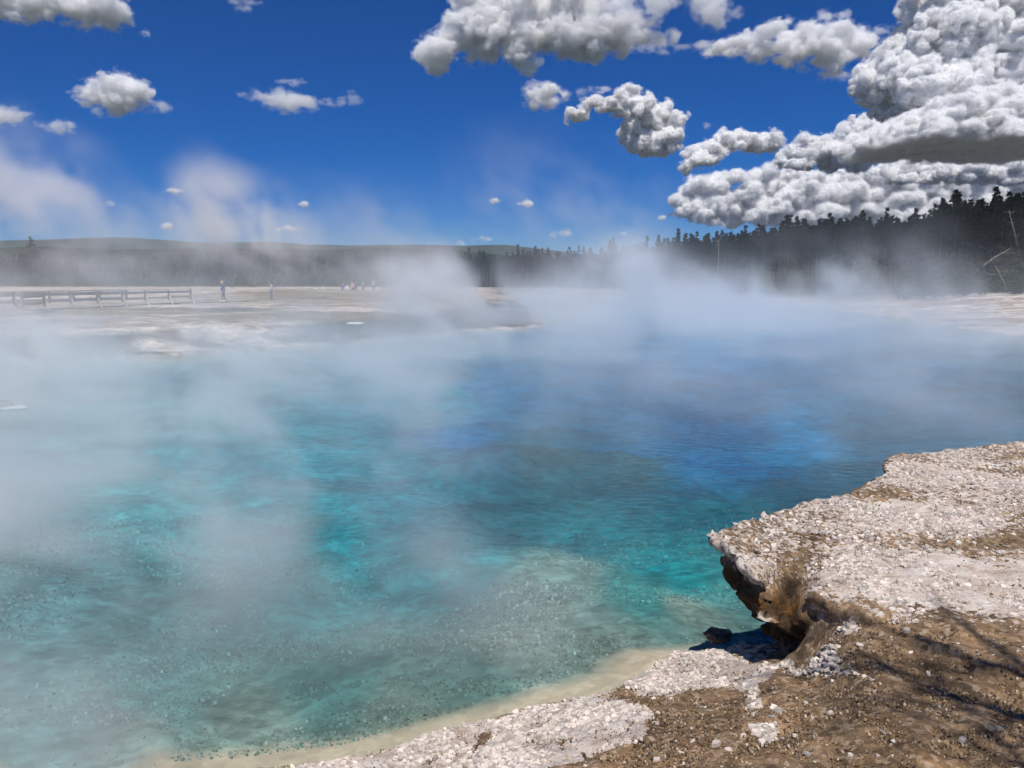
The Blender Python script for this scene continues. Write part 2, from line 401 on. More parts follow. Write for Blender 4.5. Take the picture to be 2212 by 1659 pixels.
# ------------------------------------------------------------------ near terrace: undercut sinter ledge, stepped slope (one solid)
H = 0.025
lo = np.array([-2.6, 1.0, -0.45]); hi = np.array([9.5, 10.2, 1.28])
dims = np.round((hi-lo)/H).astype(int)+1
xs, ys, zs = [lo[i] + H*np.arange(dims[i]) for i in range(3)]
X2, Y2 = np.meshgrid(xs, ys, indexing='ij')
SHORE = np.array([G(480,1690,0.05)[:2], G(700,1654,0.08)[:2], G(922,1585,.1)[:2], G(1096,1532,.12)[:2], G(1265,1483,.16)[:2], G(1341,1468,.2)[:2], G(1365,1436,.2)[:2], G(1411,1404,.22)[:2],
                  G(1545,1390,.25)[:2], G(1575,1352,.2)[:2], G(1640,1330,.3)[:2], (3.2, 5.2), (5, 6), (9, 6), (14, 4), (14, -4), (-6, -4), (-6, 1.4)])
LEDGE = np.array([G(*p, PLAN_T)[:2] for p in [(1790,1304),(1743,1284),(1698,1268),(1649,1250),(1621,1232),(1590,1222),(1566,1200),(1548,1186),(1525,1163),(1545,1150),(1570,1138),(1650,1108),(1770,1079),(1850,1056),(1880,1044),
                 (1900,1030),(1912,1008),(1945,986),(1990,979),(2060,971),(2110,964),(2212,961),(2330,957)]] + [(9.4, 8.4), (14, 8), (14, -4), (4.0, 0.6), (3.0, 1.6), (2.4, 2.6)])
ds = sdist(SHORE, X2, Y2) + .05*fbm(X2*3, Y2*3, 0*X2+15, 4); dl = sdist(LEDGE, X2, Y2) + .09*fbm(X2*2.6, Y2*2.6, 0*X2+11, 5)
und = 0.035*fbm(X2*0.9, Y2*0.9, 0*X2+1, 3) + 0.018*fbm(X2*4, Y2*4, 0*X2+2, 3)
STEP = np.array([G(*p, .35)[:2] for p in [(1009,1700),(1012,1650),(1022,1615),(1045,1588),(1110,1560),(1200,1535),(1290,1510),(1345,1475),(1380,1440),(1420,1410),(1560,1395)]] + [(3.2,5.2),(5,6),(9,6),(14,4),(14,-4),(0,-4)])
dst = sdist(STEP, X2, Y2)
hlow = 0.06 + 0.10*sstep(0, 0.15, ds) + 0.16*sstep(-0.02, 0.06, dst + 0.03*fbm(X2*5, Y2*5, 0*X2+5, 2)) + 0.64*sstep(0.0, 2.1, ds) + 0.05*sstep(2, 5, ds)
RISE = np.array([G(*p, 1.0)[:2] for p in [(1805,1302),(1845,1325),(1880,1370),(1910,1440),(1935,1540),(1960,1700)]] + [(14,-4),(14,8),(9.4,8.4),(3.4,5.2)])
rise = sstep(-.26, .03, sdist(RISE, X2, Y2) + .08*fbm(X2*2, Y2*2, 0*X2+3, 3))
hlow = hlow*(1-rise) + (PLAN_T-.03)*rise
edge_drop = np.where(ds > 0, 0, ds*4)
hlow = hlow + edge_drop + und
top = PLAN_T + und*0.9 + 0.035*sstep(0.5, 0.0, dl)*sstep(3, 5, Y2) - 0.02
top = top - 0.05*np.exp(-((X2-G(1700,1200,1)[0])**2 + (Y2-G(1700,1200,1)[1])**2)/0.06)     # small collapse hollow near the rim
top = top + 0.05*np.exp(-(((X2-G(1925,1015,1)[0])/0.5)**2 + ((Y2-G(1925,1015,1)[1])/0.35)**2))
ga, gb = G(1714, 1212, 1)[:2], G(1694, 1300, .95)[:2]; ge_ = gb-ga; gt = np.clip(((X2-ga[0])*ge_[0]+(Y2-ga[1])*ge_[1])/(ge_@ge_), 0, 1)
gd2 = np.hypot(X2-ga[0]-gt*ge_[0], Y2-ga[1]-gt*ge_[1]) + .04*fbm(X2*6, Y2*6, 0*X2, 3)
gully = np.exp(-(gd2/.085)**2)*(.35+.65*gt); top = top - .34*gully
rimz = np.exp(-(np.maximum(dl, 0)/.45)**2); top = top + rimz*(.03*fbm(X2*7, Y2*7, 0*X2+3, 4) + .02*np.abs(noise3(X2*16, Y2*16, 0*X2)))
F = np.empty(tuple(dims), np.float32)
for k, z in enumerate(zs):
    f1 = (z - hlow)*0.85
    lay = 0.09*noise3(X2*1.6, Y2*1.6, 0*X2 + z*9) + 0.05*noise3(X2*5, Y2*5, 0*X2 + z*26) + 0.035*noise3(X2*12, Y2*12, 0*X2+z*30)
    depth = PLAN_T - z
    inset = 0.02 + 0.42*sstep(0.10, 0.75, depth) + 0.04*sstep(0.05, 0.09, depth) + lay*sstep(0.0, 0.12, depth)
    f2 = np.maximum(z - top, inset - dl + 0.02*noise3(X2*7, Y2*7, 0*X2+z*3))
    kk = 0.05; hm = np.clip(0.5 + 0.5*(f2-f1)/kk, 0, 1)
    F[:, :, k] = f2*(1-hm) + f1*hm - kk*hm*(1-hm)
x3 = X2[:, :, None]; y3 = Y2[:, :, None]; z3 = zs[None, None, :]
flaky = (Y2 < 7)*1.0
for k, z in enumerate(zs):
    F[:, :, k] += 0.014*noise3(X2*13, Y2*13, 0*X2+z*13) + 0.012*noise3(X2*22, Y2*22, 0*X2+z*22+5)
F[0] = 1; F[-1] = 1; F[:, 0] = 1; F[:, -1] = 1; F[:, :, 0] = 1; F[:, :, -1] = 1
V, Q = surface_nets(F, lo, H)
print('ledge', len(V), time.time()-T0); del F
# mask of white crust, surveyed patches + noise
def survey(x, y, z):
    """where a point of the terrace was seen in the photo survey (u, v)"""
    q = z-CAMZ; f = y*cp - q*sp; return 1106 + FPX*x/f, 829.5 - FPX*(y*sp + q*cp)/f
def surf_h(x, y):
    i = np.clip(((x-lo[0])/H).round().astype(int), 0, dims[0]-1); j = np.clip(((y-lo[1])/H).round().astype(int), 0, dims[1]-1)
    return np.where(dl[i, j] > 0.03, np.maximum(top[i, j], hlow[i, j]), hlow[i, j])
def white_mask(x, y):
    z = surf_h(x, y); u, v = survey(x, y, z); nz = fbm(x*3, y*3, 0*x+20, 4); n2 = fbm(x*1.3, y*2.0, 0*x+24, 3)
    def patch(poly, soft): return sstep(-soft, soft, sdist(np.array(poly, float), u, v) + 38*nz)
    m = patch([(1500,1130),(1900,880),(2600,860),(2900,1460),(2212,1350),(2050,1312),(1950,1325),(1860,1300),(1790,1290),(1690,1268),(1580,1240)], 25)*np.clip(.66 + .75*n2, .22, .96)
    m = np.maximum(m, .96*patch([(1325,1480),(1400,1390),(1545,1380),(1600,1362),(1660,1352),(1700,1380),(1690,1415),(1655,1470),(1630,1515),(1610,1500),(1560,1478),(1470,1500),(1385,1497),(1350,1490)], 10))
    m = np.maximum(m, .78*patch([(1690,1385),(1790,1400),(1860,1432),(1900,1482),(1810,1480),(1700,1440)], 22))
    m = np.maximum(m, .70*patch([(1690,1345),(1800,1325),(1850,1355),(1740,1375)], 14))
    m = np.maximum(m, .97*patch([(990,1720),(1010,1640),(1060,1575),(1200,1520),(1275,1483),(1330,1508),(1395,1545),(1405,1585),(1300,1612),(1230,1640),(1150,1680)], 12))
    m = np.maximum(m, .85*patch([(1625,1570),(1680,1563),(1690,1605),(1650,1618)], 12))
    m = np.maximum(m, .93*patch([(480,1760),(700,1640),(922,1575),(1060,1530),(1050,1580),(1005,1640),(1000,1760)], 10))
    def hole(a, b, ru, rv, k): return k*np.exp(-((u-a)/ru)**2-((v-b)/rv)**2)
    m = m - hole(2170,1185,150,34,.6) - hole(1740,1215,60,28,.4) - hole(1780,1115,110,20,.35) - hole(1700,1270,30,35,.5) - hole(2000,1180,120,18,.25) - hole(1560,1190,60,20,.15)
    return np.clip(m, 0, 1)
me_h = V[:, 2]
wm = white_mask(V[:, 0], V[:, 1])
side = np.clip(sdist(LEDGE, V[:, 0], V[:, 1]), -1, 1)
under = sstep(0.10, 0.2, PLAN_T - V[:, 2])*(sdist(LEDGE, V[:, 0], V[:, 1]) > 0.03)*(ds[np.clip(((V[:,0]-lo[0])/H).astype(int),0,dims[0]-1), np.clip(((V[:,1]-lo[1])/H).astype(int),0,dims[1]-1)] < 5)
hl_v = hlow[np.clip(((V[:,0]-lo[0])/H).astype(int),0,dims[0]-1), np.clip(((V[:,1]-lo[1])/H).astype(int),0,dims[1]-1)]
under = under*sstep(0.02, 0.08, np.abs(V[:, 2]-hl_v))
wm = wm*(1-under)*(1-.9*((rise[np.clip(((V[:,0]-lo[0])/H).astype(int),0,dims[0]-1), np.clip(((V[:,1]-lo[1])/H).astype(int),0,dims[1]-1)] > .04)*(rise[np.clip(((V[:,0]-lo[0])/H).astype(int),0,dims[0]-1), np.clip(((V[:,1]-lo[1])/H).astype(int),0,dims[1]-1)] < .93)*(V[:,1] > 3.75)*(side < .04)))*(1-.85*gully[np.clip(((V[:,0]-lo[0])/H).astype(int),0,dims[0]-1), np.clip(((V[:,1]-lo[1])/H).astype(int),0,dims[1]-1)])
stain = fbm(V[:, 0]*2.2, V[:, 1]*2.2, V[:, 2]*2.2+3, 3)
def crust_mat(name='crust'):
    m, nt = new_mat(name); L = nt.links.new
    out = N(nt, 'ShaderNodeOutputMaterial'); p = N(nt, 'ShaderNodeBsdfPrincipled'); p.inputs['Roughness'].default_value = 0.85; p.inputs['Specular IOR Level'].default_value = 0.25
    ge = N(nt, 'ShaderNodeNewGeometry')
    def att(n_): a = N(nt, 'ShaderNodeAttribute'); a.attribute_name = n_; return a.outputs['Fac']
    def noise(s, d=6, r=0.6, dist=0.0, four=0):
        n = N(nt, 'ShaderNodeTexNoise'); n.inputs['Scale'].default_value = s; n.inputs['Detail'].default_value = d; n.inputs['Roughness'].default_value = r; n.inputs['Distortion'].default_value = dist
        L(ge.outputs['Position'], n.inputs[0]); return n.outputs[0]
    def math_(op, a, b=None, c=None, clamp=False):
        n = N(nt, 'ShaderNodeMath'); n.operation = op; n.use_clamp = clamp
        for i, v in enumerate((a, b, c)):
            if v is None: continue
            if isinstance(v, (int, float)): n.inputs[i].default_value = v
            else: L(v, n.inputs[i])
        return n.outputs[0]
    def ramp(f, stops):
        cr = N(nt, 'ShaderNodeValToRGB'); e = cr.color_ramp.elements
        while len(e) < len(stops): e.new(0.5)
        for k, (pos, c) in zip(e, stops): k.position = pos; k.color = (*c, 1)
        L(f, cr.inputs[0]); return cr.outputs[0]
    def mix(f, a, b):
        n = N(nt, 'ShaderNodeMix'); n.data_type = 'RGBA'
        L(f, n.inputs[0]) if not isinstance(f, float) else None
        L(a, n.inputs[6]); L(b, n.inputs[7]); return n.outputs[2]
    nA = noise(28, 7, 0.62); nB = noise(5, 6, 0.6, 0.3); nC = noise(90, 4, 0.6)
    vo = N(nt, 'ShaderNodeTexVoronoi'); vo.inputs['Scale'].default_value = 38; vo.inputs['Randomness'].default_value = 1
    wpn = N(nt, 'ShaderNodeTexNoise'); wpn.inputs['Scale'].default_value = 20; L(ge.outputs['Position'], wpn.inputs[0])
    va = N(nt, 'ShaderNodeVectorMath'); va.operation = 'MULTIPLY_ADD'; L(wpn.outputs['Color'], va.inputs[0]); va.inputs[1].default_value = (0.03,)*3; L(ge.outputs['Position'], va.inputs[2]); L(va.outputs[0], vo.inputs[0])
    sc_ = N(nt, 'ShaderNodeSeparateColor'); L(vo.outputs['Color'], sc_.inputs[0])
    white = ramp(nB, [(0.3, lin(170, 150, 132)), (0.5, lin(206, 192, 180)), (0.72, lin(230, 222, 214))])
    brown = ramp(nB, [(0.28, lin(72, 60, 46)), (0.42, lin(114, 96, 74)), (0.52, lin(154, 132, 106)), (0.60, lin(162, 130, 94)), (0.72, lin(190, 168, 142))])
    speck = ramp(sc_.outputs[1], [(0.0, lin(62, 50, 38)), (0.35, lin(120, 98, 74)), (0.8, lin(175, 150, 120)), (1.0, lin(215, 200, 180))])
    brown = mix(math_('MULTIPLY', nA, 0.9, clamp=True), brown, speck)
    mot = ramp(noise(1.7, 7, .62, .8), [(.34, (.48, .45, .42)), (.47, (.85, .82, .78)), (.56, (1.05, 1.0, .95)), (.68, (1.3, 1.22, 1.12))])
    bm = N(nt, 'ShaderNodeMix'); bm.data_type = 'RGBA'; bm.blend_type = 'MULTIPLY'; bm.inputs[0].default_value = 1; L(brown, bm.inputs[6]); L(mot, bm.inputs[7]); brown = bm.outputs[2]
    # mask: crust attribute against voronoi flake value + noise
    k = math_('ADD', math_('MULTIPLY', sc_.outputs[0], 0.55), math_('MULTIPLY', nA, 0.45))
    f = math_('SUBTRACT', att('crust'), k); f = math_('MULTIPLY_ADD', f, 7.0, 0.75, clamp=True)
    cc = mix(f, brown, white)
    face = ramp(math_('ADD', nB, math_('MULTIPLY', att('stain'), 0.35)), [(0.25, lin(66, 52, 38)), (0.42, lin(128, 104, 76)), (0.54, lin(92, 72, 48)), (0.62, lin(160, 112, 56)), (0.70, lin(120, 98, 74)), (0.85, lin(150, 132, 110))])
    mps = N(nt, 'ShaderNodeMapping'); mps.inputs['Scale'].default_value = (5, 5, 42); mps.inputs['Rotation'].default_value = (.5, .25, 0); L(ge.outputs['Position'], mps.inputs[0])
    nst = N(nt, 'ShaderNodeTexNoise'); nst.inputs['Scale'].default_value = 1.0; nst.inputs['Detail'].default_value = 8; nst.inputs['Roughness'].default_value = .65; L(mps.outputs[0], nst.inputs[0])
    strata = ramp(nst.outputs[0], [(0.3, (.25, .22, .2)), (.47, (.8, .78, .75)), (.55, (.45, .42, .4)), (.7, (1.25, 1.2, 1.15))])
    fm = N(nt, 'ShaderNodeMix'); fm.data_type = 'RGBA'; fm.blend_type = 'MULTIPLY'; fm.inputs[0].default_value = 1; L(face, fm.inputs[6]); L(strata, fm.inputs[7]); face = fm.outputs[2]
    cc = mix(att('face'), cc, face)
    L(cc, p.inputs['Base Color'])
    hgt = math_('ADD', math_('MULTIPLY_ADD', math_('MULTIPLY', nst.outputs[0], att('face')), 4.0, math_('MULTIPLY', sc_.outputs[0], 0.5)), math_('ADD', math_('MULTIPLY', nA, 0.9), math_('MULTIPLY', nC, 0.3)))
    b = N(nt, 'ShaderNodeBump'); b.inputs['Strength'].default_value = 1.0; b.inputs['Distance'].default_value = 0.03; L(hgt, b.inputs['Height']); L(b.outputs[0], p.inputs['Normal'])
    L(p.outputs[0], out.inputs[0]); return m
cm = crust_mat()
ledge = np_mesh('rock_ledge', V, Q, True, cm, vcol={'crust': wm, 'face': under, 'stain': stain}); tag(ledge, kind='structure')

# loose flakes of sinter, real chips
def chips(n, smin, smax, want_white):
    nn = n*6
    rr = np.sqrt(rng.random(nn))*8.2 + 1.9; aa = rng.uniform(-0.55, 0.66, nn)
    rr = 1.9 + (rng.random(nn)**1.3)*7.5
    x = np.sin(aa)*rr; y = np.cos(aa)*rr
    i = np.clip(((x-lo[0])/H).round().astype(int), 0, dims[0]-1); j = np.clip(((y-lo[1])/H).round().astype(int), 0, dims[1]-1)
    ok = ((ds[i, j] > 0.04) | (dl[i, j] > 0.06)) & (x > lo[0]+.1) & (x < hi[0]-.1) & (y > lo[1]+.1) & (y < hi[1]-.1)
    w_ = white_mask(x, y); cl = fbm(x*4, y*4, 0*x+30, 3)
    pr = (0.004 + 0.996*w_**1.5*sstep(-0.35, 0.2, cl)) if want_white else (0.25 + 0.75*(1-w_))
    ok &= rng.random(nn) < pr; ok &= ~((gully[i, j] > .25) | ((rise[i, j] > .04) & (rise[i, j] < .96) & (y > 3.75) & (dl[i, j] < .04)))
    x, y = x[ok][:n], y[ok][:n]; n = len(x); w_ = w_[ok][:n]
    z = surf_h(x, y)
    K = 6
    base = np.linspace(0, 2*math.pi, K, endpoint=False)[None, :] + rng.uniform(-0.35, 0.35, (n, K)) + rng.uniform(0, 6.28, (n, 1))
    s = smin + (smax-smin)*rng.random(n)**4
    rad_ = s[:, None]*rng.uniform(0.55, 1.15, (n, K)); th = s*rng.uniform(0.14, 0.38, n)
    px = np.cos(base)*rad_; py = np.sin(base)*rad_*rng.uniform(0.55, 1, (n, 1))
    tx = rng.normal(0, 0.28, (n, 1)); ty = rng.normal(0, 0.28, (n, 1))
    tilt = px*tx + py*ty
    zb = z[:, None] + tilt + 0.004
    tp = np.stack([x[:, None]+px*0.86, y[:, None]+py*0.86, zb + th[:, None]], 2)
    bt = np.stack([x[:, None]+px, y[:, None]+py, zb - 0.3*th[:, None] - 0.004], 2)
    V = np.concatenate([tp, bt], 1).reshape(-1, 3)
    o = (np.arange(n)*2*K)[:, None]
    F = [(o + np.arange(K)[None, :])]
    quads = np.concatenate([np.stack([o[:, 0]+k, o[:, 0]+K+k, o[:, 0]+K+(k+1) % K, o[:, 0]+(k+1) % K], 1) for k in range(K)])
    polys = list(F[0]) + list(quads)
    if want_white: c = lin(214, 202, 191)*rng.uniform(0.5, 1.18, (n, 1))*(1 + rng.normal(0, 0.02, (n, 3)))
    else:
        pal = np.array([lin(120, 98, 72), lin(84, 68, 52), lin(172, 148, 118), lin(150, 120, 84), lin(205, 190, 170)])
        c = pal[rng.choice(5, n, p=[.32, .26, .22, .14, .06])]*rng.uniform(0.7, 1.2, (n, 1))
    return V, polys, np.repeat(np.clip(c*.94, 0, .9), 2*K, 0)
m_chip, ntc = new_mat('flake_stone'); _o = N(ntc, 'ShaderNodeOutputMaterial'); _p = N(ntc, 'ShaderNodeBsdfPrincipled'); _p.inputs['Roughness'].default_value = 0.8
_a = N(ntc, 'ShaderNodeAttribute'); _a.attribute_name = 'tint'; _n = N(ntc, 'ShaderNodeTexNoise'); _n.inputs['Scale'].default_value = 120
_g = N(ntc, 'ShaderNodeNewGeometry'); ntc.links.new(_g.outputs['Position'], _n.inputs[0])
_mr = N(ntc, 'ShaderNodeMapRange'); _mr.inputs[3].default_value = 0.75; _mr.inputs[4].default_value = 1.2; ntc.links.new(_n.outputs[0], _mr.inputs[0])
_vm = N(ntc, 'ShaderNodeVectorMath'); _vm.operation = 'SCALE'; ntc.links.new(_a.outputs['Color'], _vm.inputs[0]); ntc.links.new(_mr.outputs[0], _vm.inputs['Scale'])
ntc.links.new(_vm.outputs[0], _p.inputs['Base Color']); ntc.links.new(_p.outputs[0], _o.inputs[0])
for nm_, args in (('gravel', (125000, 0.004, 0.024, True)), ('gravel', (45000, 0.0025, 0.009, False))):
    Vc, Pc, Cc = chips(*args)
    g_ = np_mesh(nm_, Vc, Pc, False, m_chip, vcol={'tint': Cc}); tag(g_, kind='stuff')
def cobbles(n):
    rr = 3.2 + 8.5*rng.random(n*2)**1.25; aa = rng.uniform(-.66, .34, n*2); x = np.sin(aa)*rr; y = np.cos(aa)*rr
    h, d = ground_height(x, y); ok = (d > .35) & (rng.random(n*2) < sstep(5.5, 1.0, d)*.8+.02) & (sdist(SB, x, y) < .12); ok &= fbm(x*1.1, y*1.1, 0*x+50, 3) > -.12+.3*(rng.random(n*2)-.5)
    x, y, h, d = x[ok][:n], y[ok][:n], h[ok][:n], d[ok][:n]; n = len(x); c = floor_colour(x, y)*.85
    s = (.004 + .020*rng.random(n)**4)*np.clip(.45+.11*np.hypot(x, y), .6, 1.5); K = 5
    b = np.linspace(0, 2*math.pi, K, endpoint=False)[None, :] + rng.uniform(-.4, .4, (n, K)); rd = s[:, None]*rng.uniform(.6, 1.1, (n, K))
    px = np.cos(b)*rd; py = np.sin(b)*rd*rng.uniform(.6, 1, (n, 1)); tl = px*rng.normal(0, .3, (n, 1)) + py*rng.normal(0, .3, (n, 1))
    tp = np.stack([x[:, None]+px*.6, y[:, None]+py*.6, h[:, None]+tl+(s*.55)[:, None]], 2); bt = np.stack([x[:, None]+px, y[:, None]+py, h[:, None]+tl*.3-.01+0*px], 2)
    V = np.concatenate([tp, bt], 1).reshape(-1, 3); o = np.arange(n)*2*K
    F = list(o[:, None]+np.arange(K)[None, :]) + list(np.concatenate([np.stack([o+k, o+K+k, o+K+(k+1) % K, o+(k+1) % K], 1) for k in range(K)]))
    k = np.exp(rng.normal(.05, .25, (n, 1))); k = np.clip(k, .35, 2.6); c = c*k; g = c.mean(1, keepdims=True); c = c*.85+g*.15
    return V, F, np.repeat(np.clip(c, 0, .85), 2*K, 0)
Vc, Pc, Cc = cobbles(75000); g_ = np_mesh('pool_gravel', Vc, Pc, False, m_chip, vcol={'tint': Cc}); tag(g_, kind='stuff')
print('chips', time.time()-T0)

# ------------------------------------------------------------------ hills
def hill_mat(name, c1, c2, s):
    return rough_mat(name, c1, c2, scale=s, bump=0.0, rough=1.0, spec=0.0)
def ridge(name, pts, dist, depth, mat, wob, base=-5):
    us = np.linspace(pts[0][0], pts[-1][0], 420); vv = np.interp(us, [p[0] for p in pts], [p[1] for p in pts])
    crest = np.array([at(u, v, dist) for u, v in zip(us, vv)])
    crest[:, 2] += wob*fbm(us*0.02, 0*us, 0*us+dist, 5)
    rows = []
    M = 26
    for k in range(M+1):
        t = k/M
        prof = math.sin(t*math.pi/2)**0.8
        y = dist - depth*(1-t); f = y/dist
        row = crest.copy(); row[:, 0] *= 1; row[:, 1] = y
        row[:, 2] = base + (crest[:, 2]-base)*prof + wob*1.5*fbm(row[:, 0]*6/dist, 0*us + t*3, 0*us, 4)*math.sin(t*math.pi)
        rows.append(row)
    back = crest.copy(); back[:, 1] += depth; back[:, 2] = base; rows.append(back)
    Vr = np.concatenate(rows); n = len(us); m_ = len(rows)
    q = np.array([[a*n+b, a*n+b+1, (a+1)*n+b+1, (a+1)*n+b] for a in range(m_-1) for b in range(n-1)])
    o = np_mesh(name, Vr, q, True, mat); tag(o, kind='structure'); return o
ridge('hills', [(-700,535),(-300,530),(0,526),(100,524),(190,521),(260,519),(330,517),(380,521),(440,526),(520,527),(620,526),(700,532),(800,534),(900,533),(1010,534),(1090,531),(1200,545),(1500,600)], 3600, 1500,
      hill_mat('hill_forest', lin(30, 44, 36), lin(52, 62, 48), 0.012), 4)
ridge('hills', [(960,600),(1010,566),(1100,556),(1300,552),(1500,538),(1700,516),(1900,506),(2100,478),(2212,468),(2600,450)], 345, 60, hill_mat('dark_backdrop_slope', lin(12, 16, 13), lin(24, 28, 20), 0.2), 2.0)  # added ridge, coloured dark to close the bright gaps between the trunks
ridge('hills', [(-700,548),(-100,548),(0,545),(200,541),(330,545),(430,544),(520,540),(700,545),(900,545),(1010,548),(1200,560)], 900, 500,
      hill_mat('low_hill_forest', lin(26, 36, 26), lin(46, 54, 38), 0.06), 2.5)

# ------------------------------------------------------------------ trees
bark = rough_mat('pine_bark', lin(62, 55, 48), lin(104, 95, 86), 3, 0.5)
bark_dead = rough_mat('weathered_wood', lin(104, 100, 92), lin(140, 134, 124), 3, 0.5)
def needle(name, a, b):
    m = rough_mat(name, a, b, 1.3, 0.0, 1.0, spec=0.0); return m
needles = [needle('pine_needles', lin(10, 18, 11), lin(24, 36, 20)), needle('pine_needles_olive', lin(54, 64, 42), lin(78, 86, 56))]

def crown_mesh(rs, h, base_f, rmax, nbr, shape='pine', dens=9, leaf=0.34):
    """branches as sprays of small needle tufts"""
    V = []; F = []
    for b in range(nbr):
        t = rs.random()**0.85                      # 0 top .. 1 low
        zz = h*(1 - (1-base_f)*t)
        env = (t**0.75)*(1.0 if shape != 'round' else math.sin(min(1, t*1.25)*math.pi*0.62)+0.1)
        if shape == 'spire': env = t**0.9*0.62
        ln = rmax*env*rs.uniform(0.45, 1.15) + 0.15
        a = rs.uniform(0, 2*math.pi); droop = rs.uniform(-0.35, 0.25) - 0.1*(shape == 'spire')
        dx, dy = math.cos(a), math.sin(a)
        for k in range(dens):
            s_ = (k+0.6)/dens*ln
            c = np.array([dx*s_, dy*s_, zz + droop*s_ + 0.25*s_*s_/max(rmax, .1)]) + rs.normal(0, 0.10, 3)*(0.4+ln*0.5)
            size = leaf*rs.uniform(0.6, 1.3)
            for q in range(2):
                d = rs.normal(0, 1, 3); d[2] *= 0.6; d += np.array([dx, dy, 0.5])*0.8; d /= np.linalg.norm(d)
                e = np.cross(d, rs.normal(0, 1, 3)); e /= np.linalg.norm(e)
                i = len(V); V += [c - e*size*0.34, c + e*size*0.34, c + d*size*1.15]
                F.append([i, i+1, i+2])
    # leader
    for k in range(14):
        c = np.array([rs.normal(0, .05), rs.normal(0, .05), h*(1-0.015*k)]); d = np.array([rs.normal(0, .5), rs.normal(0, .5), 0.6]); size = leaf*0.7*(0.4+k*0.06)
        e = np.cross(d, rs.normal(0, 1, 3)); e /= np.linalg.norm(e); i = len(V); V += [c - e*size*.3, c+e*size*.3, c + d*size]; F.append([i, i+1, i+2])
    return np.array(V), np.array(F)
def trunk_mesh(rs, h, r0, stubs, lean=0.0):
    mb = MB(); pts = []; rr_ = []
    for k in range(7):
        t = k/6; pts.append((lean*t*h + rs.normal(0, .02), rs.normal(0, .02), h*0.98*t - 0.3*(k == 0))); rr_.append(r0*(1-0.86*t))
    mb.tube(pts, rr_, 6)
    for k in range(stubs):
        z = rs.uniform(0.12, 0.8)*h; a = rs.uniform(0, 6.28); l = rs.uniform(0.4, 1.4)*(1 if z < .6*h else .6)
        x0 = lean*z
        mb.tube([(x0, 0, z), (x0+math.cos(a)*l*.6, math.sin(a)*l*.6, z+rs.uniform(-.1, .2)), (x0+math.cos(a)*l, math.sin(a)*l, z+rs.uniform(-.3, .25))], [0.03, 0.02, 0.008], 3)
    return np.concatenate(mb.V), mb.F
variants = []; raw = []
specs = [  # kind, h, crown base fraction, radius, branches, shape
 (13.0, .52, 1.5, 74, 'pine'), (12.2, .42, 1.7, 84, 'pine'), (14.2, .60, 1.45, 66, 'pine'), (12.8, .35, 1.35, 90, 'spire'), (11.4, .50, 1.8, 70, 'round'), (13.6, .45, 1.25, 84, 'spire')]
for i, (h, bf, rm, nb, shp) in enumerate(specs):
    rs = np.random.default_rng(100+i)
    cv, cf = crown_mesh(rs, h, bf, rm, nb, shp)
    tv, tf = trunk_mesh(rs, h*0.97, 0.17, 10)
    raw.append((cv, cf, tv, tf, h))
def make_tree(i, loc, rz, s):
    cv, cf, tv, tf, h = raw[i]
    root = empty('pine_tree', loc, rz); root.scale = (s, s, s)
    np_mesh('crown', cv, cf, False, needles[0], root); np_mesh('trunk', tv, tf, True, bark, root)
    return root
top_u = [900, 1010, 1100, 1200, 1300, 1420, 1500, 1600, 1700, 1800, 1900, 1960, 2010, 2060, 2110, 2160, 2212, 2300, 2500]
top_v = [546, 541, 534, 533, 529, 512, 501, 491, 476, 467, 466, 466, 452, 424, 440, 424, 412, 405, 400]
def front_dist(u): return np.interp(u, [700, 1010, 1420, 1700, 2212, 2500], [330, 285, 172, 140, 104, 96])
def gz(x, y):
    return float(ground_height(np.array([x]), np.array([y]))[0][0])
spots = []
rs = np.random.default_rng(5)
for row, n in enumerate([95, 85, 70]):
    for k in range(n):
        f = max(0, (k + rs.uniform(-.4, .4))/n)
        u = 1000 + (2290-1000)*f**0.72
        d = front_dist(u) + row*5.5 + rs.uniform(-2.4, 2.4)
        v = np.interp(u, top_u, top_v) + abs(rs.normal(0, 11)) - (13 if rs.random() < .14 else 0) + (0 if row else 9)
        spots.append((u, d, v, row))
spots += [(1915, 150, 450, 1), (1985, 148, 452, 1), (2068, 118, 412, 0), (2115, 128, 428, 1), (2150, 116, 405, 0), (2182, 112, 416, 0), (1700, 150, 466, 0), (2040, 140, 440, 2)]
protos = {}
labels = {0: ('dark lodgepole pine with bare lower trunk at the front edge of the right hand forest', 'dark lodgepole pine in the front of the forest wall beyond the steaming pool'),
          1: ('dark pine in the second rank of the forest wall', ''), 2: ('dark pine deep in the forest wall showing only its top', '')}
shape_word = ['long tapering crown', 'wide ragged crown', 'short high crown', 'narrow pointed crown', 'round bushy crown', 'slim spire crown']
def place_word(u):
    return ('where the forest sinks into steam at mid picture' if u < 1250 else 'behind the central steam plume' if u < 1430 else 'just right of the central steam plume' if u < 1600
            else 'above the low steam wisps' if u < 1800 else 'left of the tall cluster' if u < 2030 else 'in the tall cluster near the right edge')
ntree = 0; placed = []
for (u, d, v, row) in spots:
    base = at(u, v, d); x, y, ztop = base
    z0 = max(gz(x, y), 0.2)
    hh = ztop - z0; i = rs.integers(0, 6); s = hh/raw[i][4]
    if s < 0.4: continue
    key = int(i)
    if key not in protos: o = protos[key] = make_tree(key, (x, y, z0), rs.uniform(0, 6.28), s)
    else:
        o = copy_tree(protos[key]); o.location = (x, y, z0); o.rotation_euler = (0, 0, rs.uniform(0, 6.28)); o.scale = (s, s, s)
    o.scale = (s*rs.uniform(.85, 1.15), s*rs.uniform(.85, 1.15), s); o.rotation_euler[0] = rs.normal(0, .012)
    placed.append((u, row, key, o)); ntree += 1
